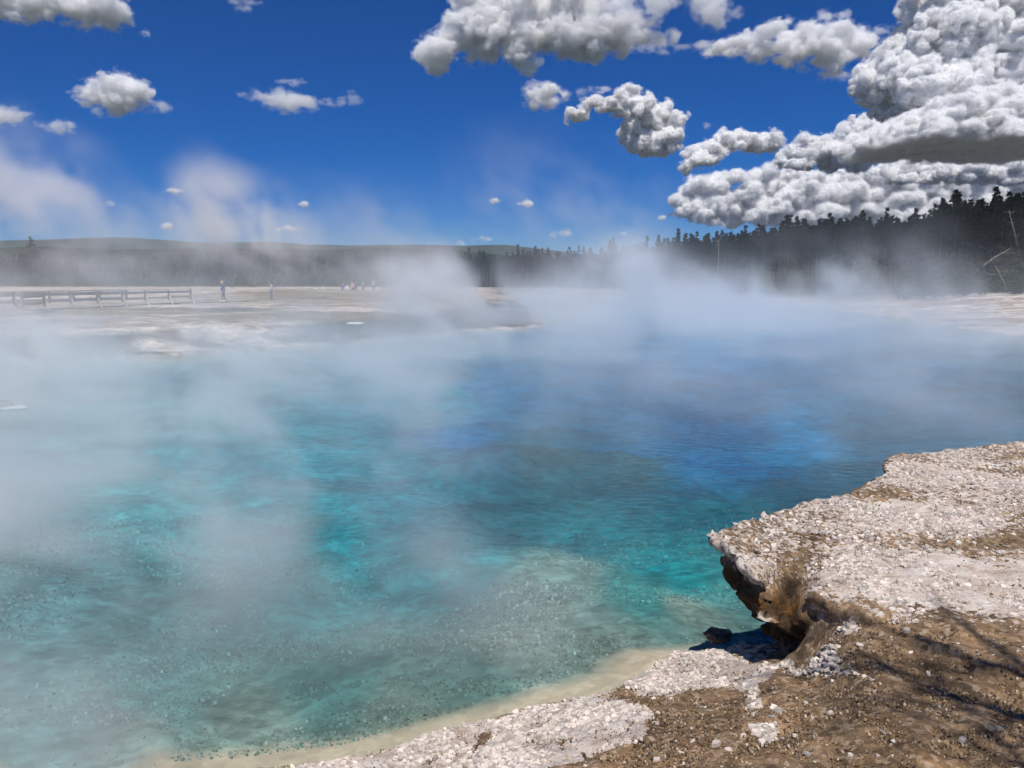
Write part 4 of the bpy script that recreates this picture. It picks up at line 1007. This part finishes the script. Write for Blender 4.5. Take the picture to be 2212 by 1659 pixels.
def cloud_mat(name, mfp, skin_=.4, g=-.25):
    """vapour body: clear skin, scattering inside (mfp in metres)"""
    m, nt = new_mat(name); L = nt.links.new
    out = N(nt, 'ShaderNodeOutputMaterial')
    pv_ = N(nt, 'ShaderNodeVolumePrincipled'); pv_.inputs['Color'].default_value = (.995, .995, .995, 1); pv_.inputs['Density'].default_value = 1/mfp; pv_.inputs['Density Attribute'].default_value = ''; pv_.inputs['Anisotropy'].default_value = g
    df = N(nt, 'ShaderNodeBsdfDiffuse'); df.inputs['Color'].default_value = (.96, .96, .96, 1); tr = N(nt, 'ShaderNodeBsdfTransparent')
    lw = N(nt, 'ShaderNodeLayerWeight'); lw.inputs['Blend'].default_value = .5
    mr = N(nt, 'ShaderNodeMapRange'); mr.inputs[1].default_value = 1; mr.inputs[2].default_value = .15; mr.inputs[3].default_value = 0; mr.inputs[4].default_value = skin_; L(lw.outputs['Facing'], mr.inputs[0])
    mx = N(nt, 'ShaderNodeMixShader'); L(mr.outputs[0], mx.inputs[0]); L(tr.outputs[0], mx.inputs[1]); L(df.outputs[0], mx.inputs[2]); L(mx.outputs[0], out.inputs['Surface'])
    L(pv_.outputs[0], out.inputs['Volume']); return m
m_puff = cloud_mat('cumulus', 30, .44); m_soft = cloud_mat('soft_cumulus', 46, .12); m_wisp = cloud_mat('wispy_cloud', 150, .0); m_far = cloud_mat('far_cumulus', 50, .4)
def vapour_mat(name, g=-.2, alb=.99):
    m, nt = new_mat(name); out = N(nt, 'ShaderNodeOutputMaterial'); p_ = N(nt, 'ShaderNodeVolumePrincipled'); p_.inputs['Color'].default_value = (alb, alb, alb, 1)
    p_.inputs['Density'].default_value = 1.0; p_.inputs['Density Attribute'].default_value = 'density'; p_.inputs['Anisotropy'].default_value = g; nt.links.new(p_.outputs[0], out.inputs['Volume']); return m
m_fringe = vapour_mat('cloud_fringe')
def cloud(poly, dist, n, rmin, rmax, mat, label, seed, vox=1.8, amp=1.0, flat=.0, depth=1.0, squash=.8, span=None, base=None):
    """billows filling an outline; the outline is a survey, each billow gets its own depth and true size"""
    r_ = np.random.default_rng(seed); P = np.array(poly, float)
    u0, v0 = P.min(0); u1, v1 = P.max(0); cu, cv = (u0+u1)/2, (v0+v1)/2
    k = dist/FPX; O = np.array([0, 0, CAMZ]); cdir = ray(cu, cv); cpos = O + cdir*dist
    right = np.array([1., 0, 0]); fw = np.array([0, 1., 0]); upv = np.array([0, 0, 1.])
    pts = []
    tries = 0
    while len(pts) < n and tries < n*60:
        tries += 1
        u, v = r_.uniform(u0, u1), r_.uniform(v0, v1); d = float(sdist(P, np.array([u]), np.array([v]))[0])
        if d < rmin*.6: continue
        r = min(d*1.02, rmax)*r_.uniform(.45, 1.12); r = max(r, rmin*.7)
        pts.append((u-cu, -(v-cv), r_.uniform(-1, 1)*(span or min(rmax*1.3, (v1-v0)*.5)*depth), r))
    pts = np.array(pts); marg = rmax*.3+10*amp
    lo_ = np.array([u0-cu-marg, pts[:, 2].min()-rmax-marg*.5, -(v1-cv)-marg]); hi_ = np.array([u1-cu+marg, pts[:, 2].max()+rmax+marg*.5, -(v0-cv)+marg])
    dm = np.ceil((hi_-lo_)/vox).astype(int)+1
    F = np.full(dm, 12.0, np.float32); ax = [(lo_[i]+vox*np.arange(dm[i])).astype(np.float32) for i in range(3)]
    for (a, c, b, r) in pts:
        ctr = np.array([a, b, c]); i0 = np.maximum(((ctr-r-12-lo_)/vox).astype(int), 0); i1 = np.minimum(((ctr+r+12-lo_)/vox).astype(int)+2, dm)
        s = tuple(slice(i0[i], i1[i]) for i in range(3))
        dd = np.sqrt((ax[0][s[0]][:, None, None]-ctr[0])**2+(ax[1][s[1]][None, :, None]-ctr[1])**2+((ax[2][s[2]][None, None, :]-ctr[2])/squash)**2)-r
        A = F[s]; kk = 5.0; h_ = np.clip(.5+.5*(A-dd)/kk, 0, 1); F[s] = A*(1-h_)+dd*h_-kk*h_*(1-h_)
    m = np.abs(F) < 11.5; I = np.nonzero(m)
    x, y, z = ax[0][I[0]], ax[1][I[1]], ax[2][I[2]]
    fr_ = amp if mat in (m_puff, m_far) else 2.1
    nz = fr_*(2.0*noise3(x/9, y/9, z/6+3) + 1.5*noise3(x/4.5, y/4.5, z/3.5+7) + .8*noise3(x/2.6, y/2.6, z/2.2)) + 7*amp*noise3(x/46+seed, y/46, z/46) + 8.0*amp*(np.abs(noise3(x/26+seed, y/26, z/26))*2-.6) + 3.6*amp*(np.abs(noise3(x/14, y/14+seed, z/14))*2-.55) + 1.1*amp*(np.abs(noise3(x/5.5, y/5.5, z/5.5))*2-.5) + .5*amp*noise3(x/3, y/3, z/3)
    F[I] -= nz
    if base: F = np.maximum(F, -(ax[2][None, None, :] + (base-cv)) + 2.5*noise3(ax[0][:, None, None]/14, ax[1][None, :, None]/14, 0*ax[2][None, None, :]))
    if flat: F = np.maximum(F, -(ax[2][None, None, :] - (lo_[2]+marg+flat)) + 0*F)
    F[0] = F[-1] = 1; F[:, 0] = F[:, -1] = 1; F[:, :, 0] = F[:, :, -1] = 1
    soft = mat in (m_soft, m_wisp)
    ero = (4.5 if mat is m_soft else 5.0 if mat is m_wisp else 2.6)*(1 if vox > 1 else .35)
    E = F + ero; E[0] = E[-1] = 1; E[:, 0] = E[:, -1] = 1; E[:, :, 0] = E[:, :, -1] = 1
    V, Q = surface_nets(E, lo_, vox)
    if len(Q): V, Q = drop_crumbs(V, Q, 24 if vox < 1 else 160)
    if len(Q) == 0: V, Q = surface_nets(F, lo_, vox)
    o = np_mesh('cloud', V*k, Q, True, mat, loc=tuple(cpos))
    # torn vapour round the body
    st = 1 if vox < 1 else 2 if (mat is m_far or span) else 1
    f = F[::st, ::st, ::st]; gx_, gy_, gz_ = (ax[0][::st], ax[1][::st], ax[2][::st])
    big = np.minimum(f, 11).copy(); wd = (13.0 if soft else 6.0)*(1 if vox > 1 else .4); m = np.abs(f) < 11.5; I = np.nonzero(m); sc_ = 1 if vox > 1 else .45
    xx, yy, zz = gx_[I[0]]/sc_, gy_[I[1]]/sc_, gz_[I[2]]/sc_*1.6
    fn = fbm(xx/13+seed, yy/13, zz/13, 4, .62)
    big[I] += wd*1.25*fn
    dn = sstep(wd*.55, -wd*.8, big); dn[f > 10.5] = 0
    mf = {0: 16, 1: 60, 2: 130}[0 if not soft else 1 if mat is m_soft else 2]*(k/2.7)
    dn[0] = dn[-1] = 0; dn[:, 0] = dn[:, -1] = 0; dn[:, :, 0] = dn[:, :, -1] = 0
    fr = grid_volume('fringe', tuple(float(a_[0])*k for a_ in (gx_, gy_, gz_)), tuple(float(a_[-1])*k for a_ in (gx_, gy_, gz_)), (dn/mf).astype(np.float32), m_fringe); fr.parent = o; fr['kind'] = 'stuff'
    return tag(o, label, 'cloud', 'clouds in the blue sky')
cloud([(-60,-40),(250,-40),(292,38),(240,66),(180,52),(100,48),(0,38),(-60,40)], 3800, 150, 8, 30, m_soft, 'broad white cloud cut off by the upper left corner', 1, amp=1.0, squash=.6)
cloud([(163,205),(178,188),(215,178),(245,160),(275,150),(300,166),(320,190),(318,215),(290,238),(230,245),(185,240)], 5000, 45, 6, 26, m_soft, 'grey-white puffy cloud alone above the left steam plume', 2, vox=1.5)
cloud([(285,226),(330,214),(352,222),(366,236),(330,243),(290,240)], 5200, 20, 4, 8, m_wisp, 'faint ragged scrap trailing right of the puffy left cloud', 3, vox=1.4, squash=.7)
cloud([(512,203),(570,184),(620,192),(690,214),(770,202),(804,213),(760,228),(690,228),(650,247),(590,238),(540,218)], 5000, 70, 4, 20, m_wisp, 'thin lens shaped wispy cloud with a tail to the right', 4, vox=1.5, squash=.45)
cloud([(-30,225),(20,228),(60,240),(78,256),(40,268),(-30,272)], 5600, 35, 4, 14, m_wisp, 'torn white cloud at the left edge of the sky', 5, vox=1.4, squash=.6)
cloud([(78,262),(110,268),(150,258),(178,280),(130,286),(95,280)], 5600, 25, 4, 8, m_wisp, 'small ragged wisp right of the torn cloud at the left edge', 6, vox=1.4, squash=.6)
cloud([(862,118),(890,85),(950,70),(985,30),(960,-40),(1290,-40),(1310,25),(1400,55),(1480,78),(1440,95),(1370,108),(1290,132),(1190,118),(1140,160),(1090,128),(990,138),(935,152),(895,138)], 4200, 190, 8, 34, m_soft, 'large bright broken cloud at the top middle of the sky', 7, amp=1.3, squash=.75)
cloud([(1460,-40),(1580,-40),(1590,40),(1540,66),(1480,40)], 4000, 26, 8, 26, m_wisp, 'thin grey veil of cloud touching the top edge right of centre', 8)
cloud([(1440,104),(1540,90),(1600,66),(1700,40),(1790,30),(1900,52),(1930,110),(1880,140),(1840,128),(1800,172),(1740,150),(1690,136),(1600,128),(1520,118)], 4600, 120, 7, 24, m_soft, 'flat streaky cloud joining the great cumulus from the left', 9, squash=.5, amp=1.1)
cloud([(1127,208),(1140,185),(1180,178),(1220,196),(1232,212),(1196,228),(1148,226)], 5200, 22, 6, 22, m_soft, 'small rounded grey cloud below the large top cloud', 10, vox=1.4)
cloud([(1235,200),(1270,188),(1318,190),(1300,200),(1260,208)], 5300, 20, 3, 7, m_wisp, 'slender streak of cloud right of the small rounded grey cloud', 11, vox=1.3, squash=.4)
cloud([(1223,245),(1235,228),(1275,214),(1310,222),(1340,195),(1375,188),(1405,204),(1425,225),(1400,248),(1345,246),(1300,240),(1262,252),(1236,258)], 5400, 55, 5, 22, m_puff, 'curling white cloud leading into the cauliflower cumulus', 12, vox=1.4)
cloud([(1342,252),(1372,232),(1420,236),(1440,210),(1452,232),(1480,256),(1490,285),(1478,318),(1440,336),(1385,336),(1352,320),(1345,285)], 5600, 75, 7, 24, m_puff, 'compact bright cauliflower cumulus at upper right of centre', 13, vox=1.3, amp=1.1)
cloud([(1440,366),(1480,350),(1478,330),(1505,306),(1535,300),(1560,272),(1592,280),(1612,302),(1650,286),(1690,290),(1688,320),(1640,330),(1570,328),(1556,352),(1500,362),(1490,372)], 6400, 90, 6, 20, m_puff, 'chain of small white cumulus puffs stepping down to the bank', 14, vox=1.4)
cloud([(1452,455),(1462,410),(1490,375),(1560,372),(1620,362),(1690,352),(1750,368),(1850,362),(1950,350),(2060,352),(2280,345),(2280,520),(1900,500),(1480,482)], 11000, 520, 7, 26, m_far, 'low far bank of heaped cumulus resting on the right treeline', 15, vox=1.8, amp=1.0, squash=.7)
cloud([(1672,345),(1692,318),(1740,285),(1775,300),(1830,262),(1900,236),(1930,262),(1915,340),(1860,372),(1760,362),(1700,368)], 8800, 120, 7, 26, m_puff, 'white towering shoulder of cloud left of the dark bellied cumulus', 16, vox=1.6, amp=1.1)
cloud([(1862,192),(1880,150),(1905,100),(1950,60),(1965,-40),(2290,-40),(2290,250),(2200,280),(2080,290),(1960,262),(1930,240),(1900,216)], 6000, 210, 12, 62, m_puff, 'huge brilliant cumulus filling the upper right corner', 17, vox=2.2, amp=1.6)
cloud([(1858,322),(1866,296),(1915,272),(1960,238),(2060,218),(2290,205),(2290,348),(1862,348)], 5400, 620, 14, 36, m_puff, 'heavy grey belly of cloud hanging under the huge right cumulus', 18, vox=2.4, amp=1.2, squash=.6, span=170, base=326)
cloud([(1900,372),(1960,338),(2060,330),(2150,345),(2280,330),(2280,395),(2100,400),(1960,398)], 9000, 110, 8, 24, m_puff, 'ragged middle layer of cumulus between belly and far bank', 19, vox=1.8)
cloud([(1360,100),(1420,84),(1480,92),(1540,84),(1560,100),(1500,116),(1420,118)], 4400, 60, 3, 9, m_wisp, 'thin grey streak bridging the top middle cloud and the flat streaky cloud', 61, vox=1.5, squash=.4)
cloud([(1130,-40),(1480,-40),(1470,20),(1400,60),(1330,70),(1250,30)], 4100, 90, 6, 24, m_wisp, 'thin ragged veil behind the large top cloud', 62, vox=1.8, squash=.6)
cloud([(1760,160),(1830,150),(1866,158),(1850,172),(1790,176)], 4900, 40, 3, 8, m_wisp, 'faint flat shred below the flat streaky cloud', 63, vox=1.5, squash=.4)
cloud([(590,176),(640,168),(668,180),(630,184)], 5000, 20, 2, 5, m_wisp, 'faintest wisp above the lens shaped cloud', 64, vox=1.2, squash=.4)
cloud([(500,-10),(560,-14),(570,14),(530,24),(500,12)], 4300, 20, 3, 8, m_wisp, 'faint wisp at the top edge right of the corner cloud', 65, vox=1.4, squash=.5)
smallc = [(370,412,24,10,'small white puff above the gap between the two left plumes'),(655,441,12,8,'tiny white puff right of the second steam plume'),(617,494,24,10,'little cloud low beside the second steam plume'),
 (1066,434,15,8,'left of two tiny puffs above the central steam'),(1137,440,20,8,'right of two tiny puffs above the central steam'),(1042,516,26,10,'small low cloud just over the far ridge'),
 (992,525,14,7,'tiny cloud sitting on the far ridge'),(1216,504,36,13,'pale low cloud veiled by central steam'),(313,72,13,8,'tiny scrap of cloud below the upper left cloud'),(1428,470,9,5,'tiny puff left of the far cumulus bank'),
 (1345,506,16,9,'faint low puff above the central pines'),(360,489,12,6,'tiny low puff left of the second steam plume'),(235,440,16,6,'faint tiny puff above the left steam'),(1524,270,10,10,'speck of cloud above the puff chain')]
for k, (u, v, a, b, lb) in enumerate(smallc):
    cloud([(u-a, v+b*.4), (u-a*.5, v-b*.4), (u, v-b), (u+a*.5, v-b*.5), (u+a, v+b*.2), (u+a*.4, v+b*.8), (u-a*.5, v+b*.8)], 9000 if v > 300 else 5200, 34, 1.4, b*.55, m_wisp if v > 500 or k in (8, 12, 13) else m_soft, lb, 40+k, vox=.8, amp=.35, squash=.6)
print('clouds', time.time()-T0)

# ------------------------------------------------------------------ steam: voxel density of real vapour over the water
m_st, ntv = new_mat('steam'); _o = N(ntv, 'ShaderNodeOutputMaterial'); pv = N(ntv, 'ShaderNodeVolumePrincipled')
pv.inputs['Color'].default_value = (.935, .95, .965, 1); pv.inputs['Density'].default_value = 1.0; pv.inputs['Density Attribute'].default_value = 'density'; pv.inputs['Anisotropy'].default_value = 0.15
ntv.links.new(pv.outputs[0], _o.inputs['Volume'])
# ground-hugging layer strength, surveyed over the water: (u, v, strength)
lay_pts = [(0,760,.26),(150,810,.26),(60,900,.24),(150,1000,.16),(100,1120,.26),(60,1250,.26),(300,950,.10),(420,1080,.26),(560,1120,.12),(300,1250,.10),(500,950,.10),(700,900,.07),(650,1000,.18),(850,1020,.10),(880,1230,.16),(1000,1300,.12),(1180,1280,.10),
 (900,820,.06),(1000,700,.10),(1150,900,.05),(1400,830,.05),(1600,860,.035),(1500,900,.01),(1500,800,.03),(1700,900,.015),(1300,900,.02),(1750,950,.02),(1400,1050,.008),(1700,1080,.004),(1100,1050,.02),(1650,1000,.012),(1900,880,.03),(2100,850,.06),(2000,760,.06),(1600,720,.04),(1700,800,.035),(1300,700,.07),(1500,1250,.0),(1200,1150,.012),(1300,1130,.008),(700,1350,.07),(900,1420,.07),(300,1400,.05),
 (100,1480,.10),(60,1640,.30),(500,1500,.02),(1000,1500,.02),(1300,1350,.012),(1200,1430,.12),(1100,1440,.10),(1500,1450,.0),(1550,1150,.01),(600,760,.05),(400,740,.05),(500,790,.10),(250,735,.07),(100,720,.12),(800,690,.10),(1750,668,.10),(2150,690,.05),(1500,680,.12),(1950,1050,0.),(2100,1300,0.)]
LP = np.array([G(u, max(v, 690), .3)[:2] for u, v, s in lay_pts]); LS = np.array([s for _, _, s in lay_pts])
LPl = np.stack([np.arctan2(LP[:, 0], LP[:, 1])*2.0, np.log(np.hypot(LP[:, 0], LP[:, 1]))], 1)
# plumes: (u, v, distance, sideways radius px, vertical radius px, depth radius m, density)
plumes = [(20,440,34,160,130,6,.19),(110,540,36,120,70,6,.08),(20,610,33,160,60,6,.08),(930,600,46,150,45,7,.03),(60,720,30,160,35,5,.05),(200,610,40,160,45,6,.018),
 (500,470,50,95,75,7,.13),(470,395,50,40,60,4,.03),(600,510,52,90,50,6,.055),(400,560,50,90,60,6,.03),(660,590,72,110,50,7,.03),
 (820,470,52,110,70,8,.012),(890,590,46,90,60,7,.11),(950,560,46,60,50,5,.07),(960,625,42,85,45,6,.14),(1130,655,40,100,28,6,.10),
 (1150,420,60,170,110,9,.011),(1250,570,44,70,50,6,.03),(1340,585,42,85,60,6,.13),(1370,545,42,45,45,5,.08),(1300,650,40,150,34,6,.10),(1430,640,42,60,35,5,.05),(1520,650,45,120,30,6,.06),
 (1600,615,60,45,35,5,.06),(1690,590,62,36,38,4,.05),(1650,640,60,110,22,6,.05),(1830,610,60,60,34,5,.05),(1780,640,58,80,20,6,.05),(1960,580,54,40,60,4,.025),(1960,640,52,60,30,5,.05),(1870,570,60,60,35,5,.02),
 (900,650,44,200,30,7,.03),(300,715,36,300,30,6,.014),(730,690,38,120,35,5,.035),(80,720,32,160,50,5,.05),(1300,470,60,160,60,8,.012),(640,450,60,120,60,8,.008),(250,480,50,120,70,8,.010),(180,580,44,130,40,6,.035),(560,560,52,90,35,6,.02),(820,520,50,120,60,7,.015),(1200,685,40,260,26,6,.06),(1080,665,44,110,26,6,.11),(1120,625,46,60,30,6,.03),
 (520,1000,12,120,60,2.0,.06),(250,800,22,260,50,4,.07),(650,860,20,160,45,3,.04),(60,1000,14,120,80,2.5,.07),(850,960,13,90,45,2,.05),(300,1250,9,120,60,1.2,.05),(1100,1290,8,90,45,.9,.03),(680,1120,10,80,60,1.2,.05),(120,1100,9,130,110,1.5,.035),(420,1100,9,60,50,1,.03),(900,1240,8,80,50,.8,.03),(60,820,22,120,60,4,.03)]
def steam_density(x, y, z):
    """x,y,z 1-D axes -> 3-D density"""
    X2, Y2 = np.meshgrid(x, y, indexing='ij'); q = np.stack([np.arctan2(X2, Y2)*2.0, np.log(np.hypot(X2, Y2))], 2)
    A = np.zeros(X2.shape); Wt = np.zeros(X2.shape)
    for p, s in zip(LPl, LS):
        w_ = 1/(((q-p)**2).sum(2)+.004)**1.6; A += w_*s; Wt += w_
    A /= Wt
    dp = sdist(POOL, X2, Y2); A *= sstep(-2.5, 1.2, dp + 2.2*(Y2 > 20) )
    rr = np.hypot(X2, Y2); Hs = np.clip(.22+.030*rr, .3, 1.5)
    out = np.zeros((len(x), len(y), len(z)), np.float32)
    pl = []
    for (u, v, d, a, b, dm, s) in plumes:
        c = at(u, v, d); k = d/FPX; pl.append((c, a*k, dm, b*k, s))
    for kz, zz in enumerate(z):
        Z2 = 0*X2 + zz
        # rising, leaning vapour: warp the lattice with height
        fs = 1.0/np.clip(.55+.055*rr, .6, 3.6)
        fq = np.round(np.log2(fs)*1)  # keep lattice continuous: blend of fixed scales instead
        wx = .9*noise3(X2*.35, Y2*.35, Z2*.35+4); wy = .9*noise3(X2*.35+9, Y2*.35, Z2*.35+14)
        n_a = fbm((X2+1.3*wx+.5*zz)*1.05, (Y2+1.3*wy)*1.05, Z2*.8, 5, .58)
        n_b = fbm((X2+2.4*wx+.5*zz)*.40, (Y2+2.4*wy)*.40, Z2*.32+40, 6, .60)
        t = sstep(12, 30, rr); nn = n_a*(1-t)+n_b*t
        nb2 = n_b
        lay = A*np.exp(-zz/Hs)*np.clip(.34+3.4*nn+1.1*nb2, 0, 4.5)*(2.3+2.9*sstep(.5, -4, X2)*sstep(34, 24, Y2))*(zz > -.01)
        P = np.zeros(X2.shape)
        for (c, a, b, h_, s) in pl:
            e = ((X2-c[0])/a)**2+((Y2-c[1])/b)**2+((zz-c[2])/h_)**2
            P += s*np.maximum(np.exp(-e)-.06, 0)
        P = P*np.clip(.30+5.4*n_b+1.1*n_a, 0, 5)*1.75
        out[:, :, kz] = lay + P*sstep(-.1, .3, zz)
    # fade at outer walls
    return out
def axis(a, b, h): n = int(round((b-a)/h))+1; return np.linspace(a, b, n)
x1, y1, z1 = axis(-20, 22, .16), axis(3.4, 29.9, .16), axis(.01, 5.4, .16)
D1 = steam_density(x1, y1, z1)
fx = np.minimum(1, sstep(22, 20, x1)); D1 *= fx[:, None, None]; D1 *= sstep(5.4, 4.4, z1)[None, None, :]
# keep the near terrace clear
X2, Y2 = np.meshgrid(x1, y1, indexing='ij'); cl = sstep(.25, -.35, np.maximum(sdist(LEDGE, X2, Y2), sdist(SHORE, X2, Y2))); D1 *= cl[:, :, None]
st1 = grid_volume('steam', (x1[0], y1[0], z1[0]), (x1[-1], y1[-1], z1[-1]), D1, m_st)
x2, y2, z2 = axis(-58, 48, .36), axis(30.1, 96, .38), axis(.01, 22, .32)
D2 = steam_density(x2, y2, z2); D2 *= sstep(0, 6, np.minimum(x2-x2[0], x2[-1]-x2))[:, None, None]; D2 *= sstep(96, 88, y2)[None, :, None]; D2 *= sstep(22, 17, z2)[None, None, :]
st2 = grid_volume('steam', (x2[0], y2[0], z2[0]), (x2[-1], y2[-1], z2[-1]), D2, m_st)
tag(st1, kind='stuff'); tag(st2, kind='stuff')
print('steam', D1.size, D2.size, float(D1.max()), float(D2.max()), time.time()-T0)

# ------------------------------------------------------------------ air
m_air, nta = new_mat('air'); _o = N(nta, 'ShaderNodeOutputMaterial'); pa = N(nta, 'ShaderNodeVolumePrincipled')
pa.inputs['Color'].default_value = (.72, .84, 1.0, 1); pa.inputs['Density'].default_value = 0.00006; pa.inputs['Density Attribute'].default_value = ''
nta.links.new(pa.outputs[0], _o.inputs['Volume'])
bxv = np.array([[x, y, z] for z in (-7.0, 235.0) for y in (-9100.0, 9100.0) for x in (-9100.0, 9100.0)])
hz = np_mesh('haze', bxv, np.array([[0, 2, 3, 1], [4, 5, 7, 6], [0, 1, 5, 4], [2, 6, 7, 3], [0, 4, 6, 2], [1, 3, 7, 5]]), False, m_air); tag(hz, kind='stuff')
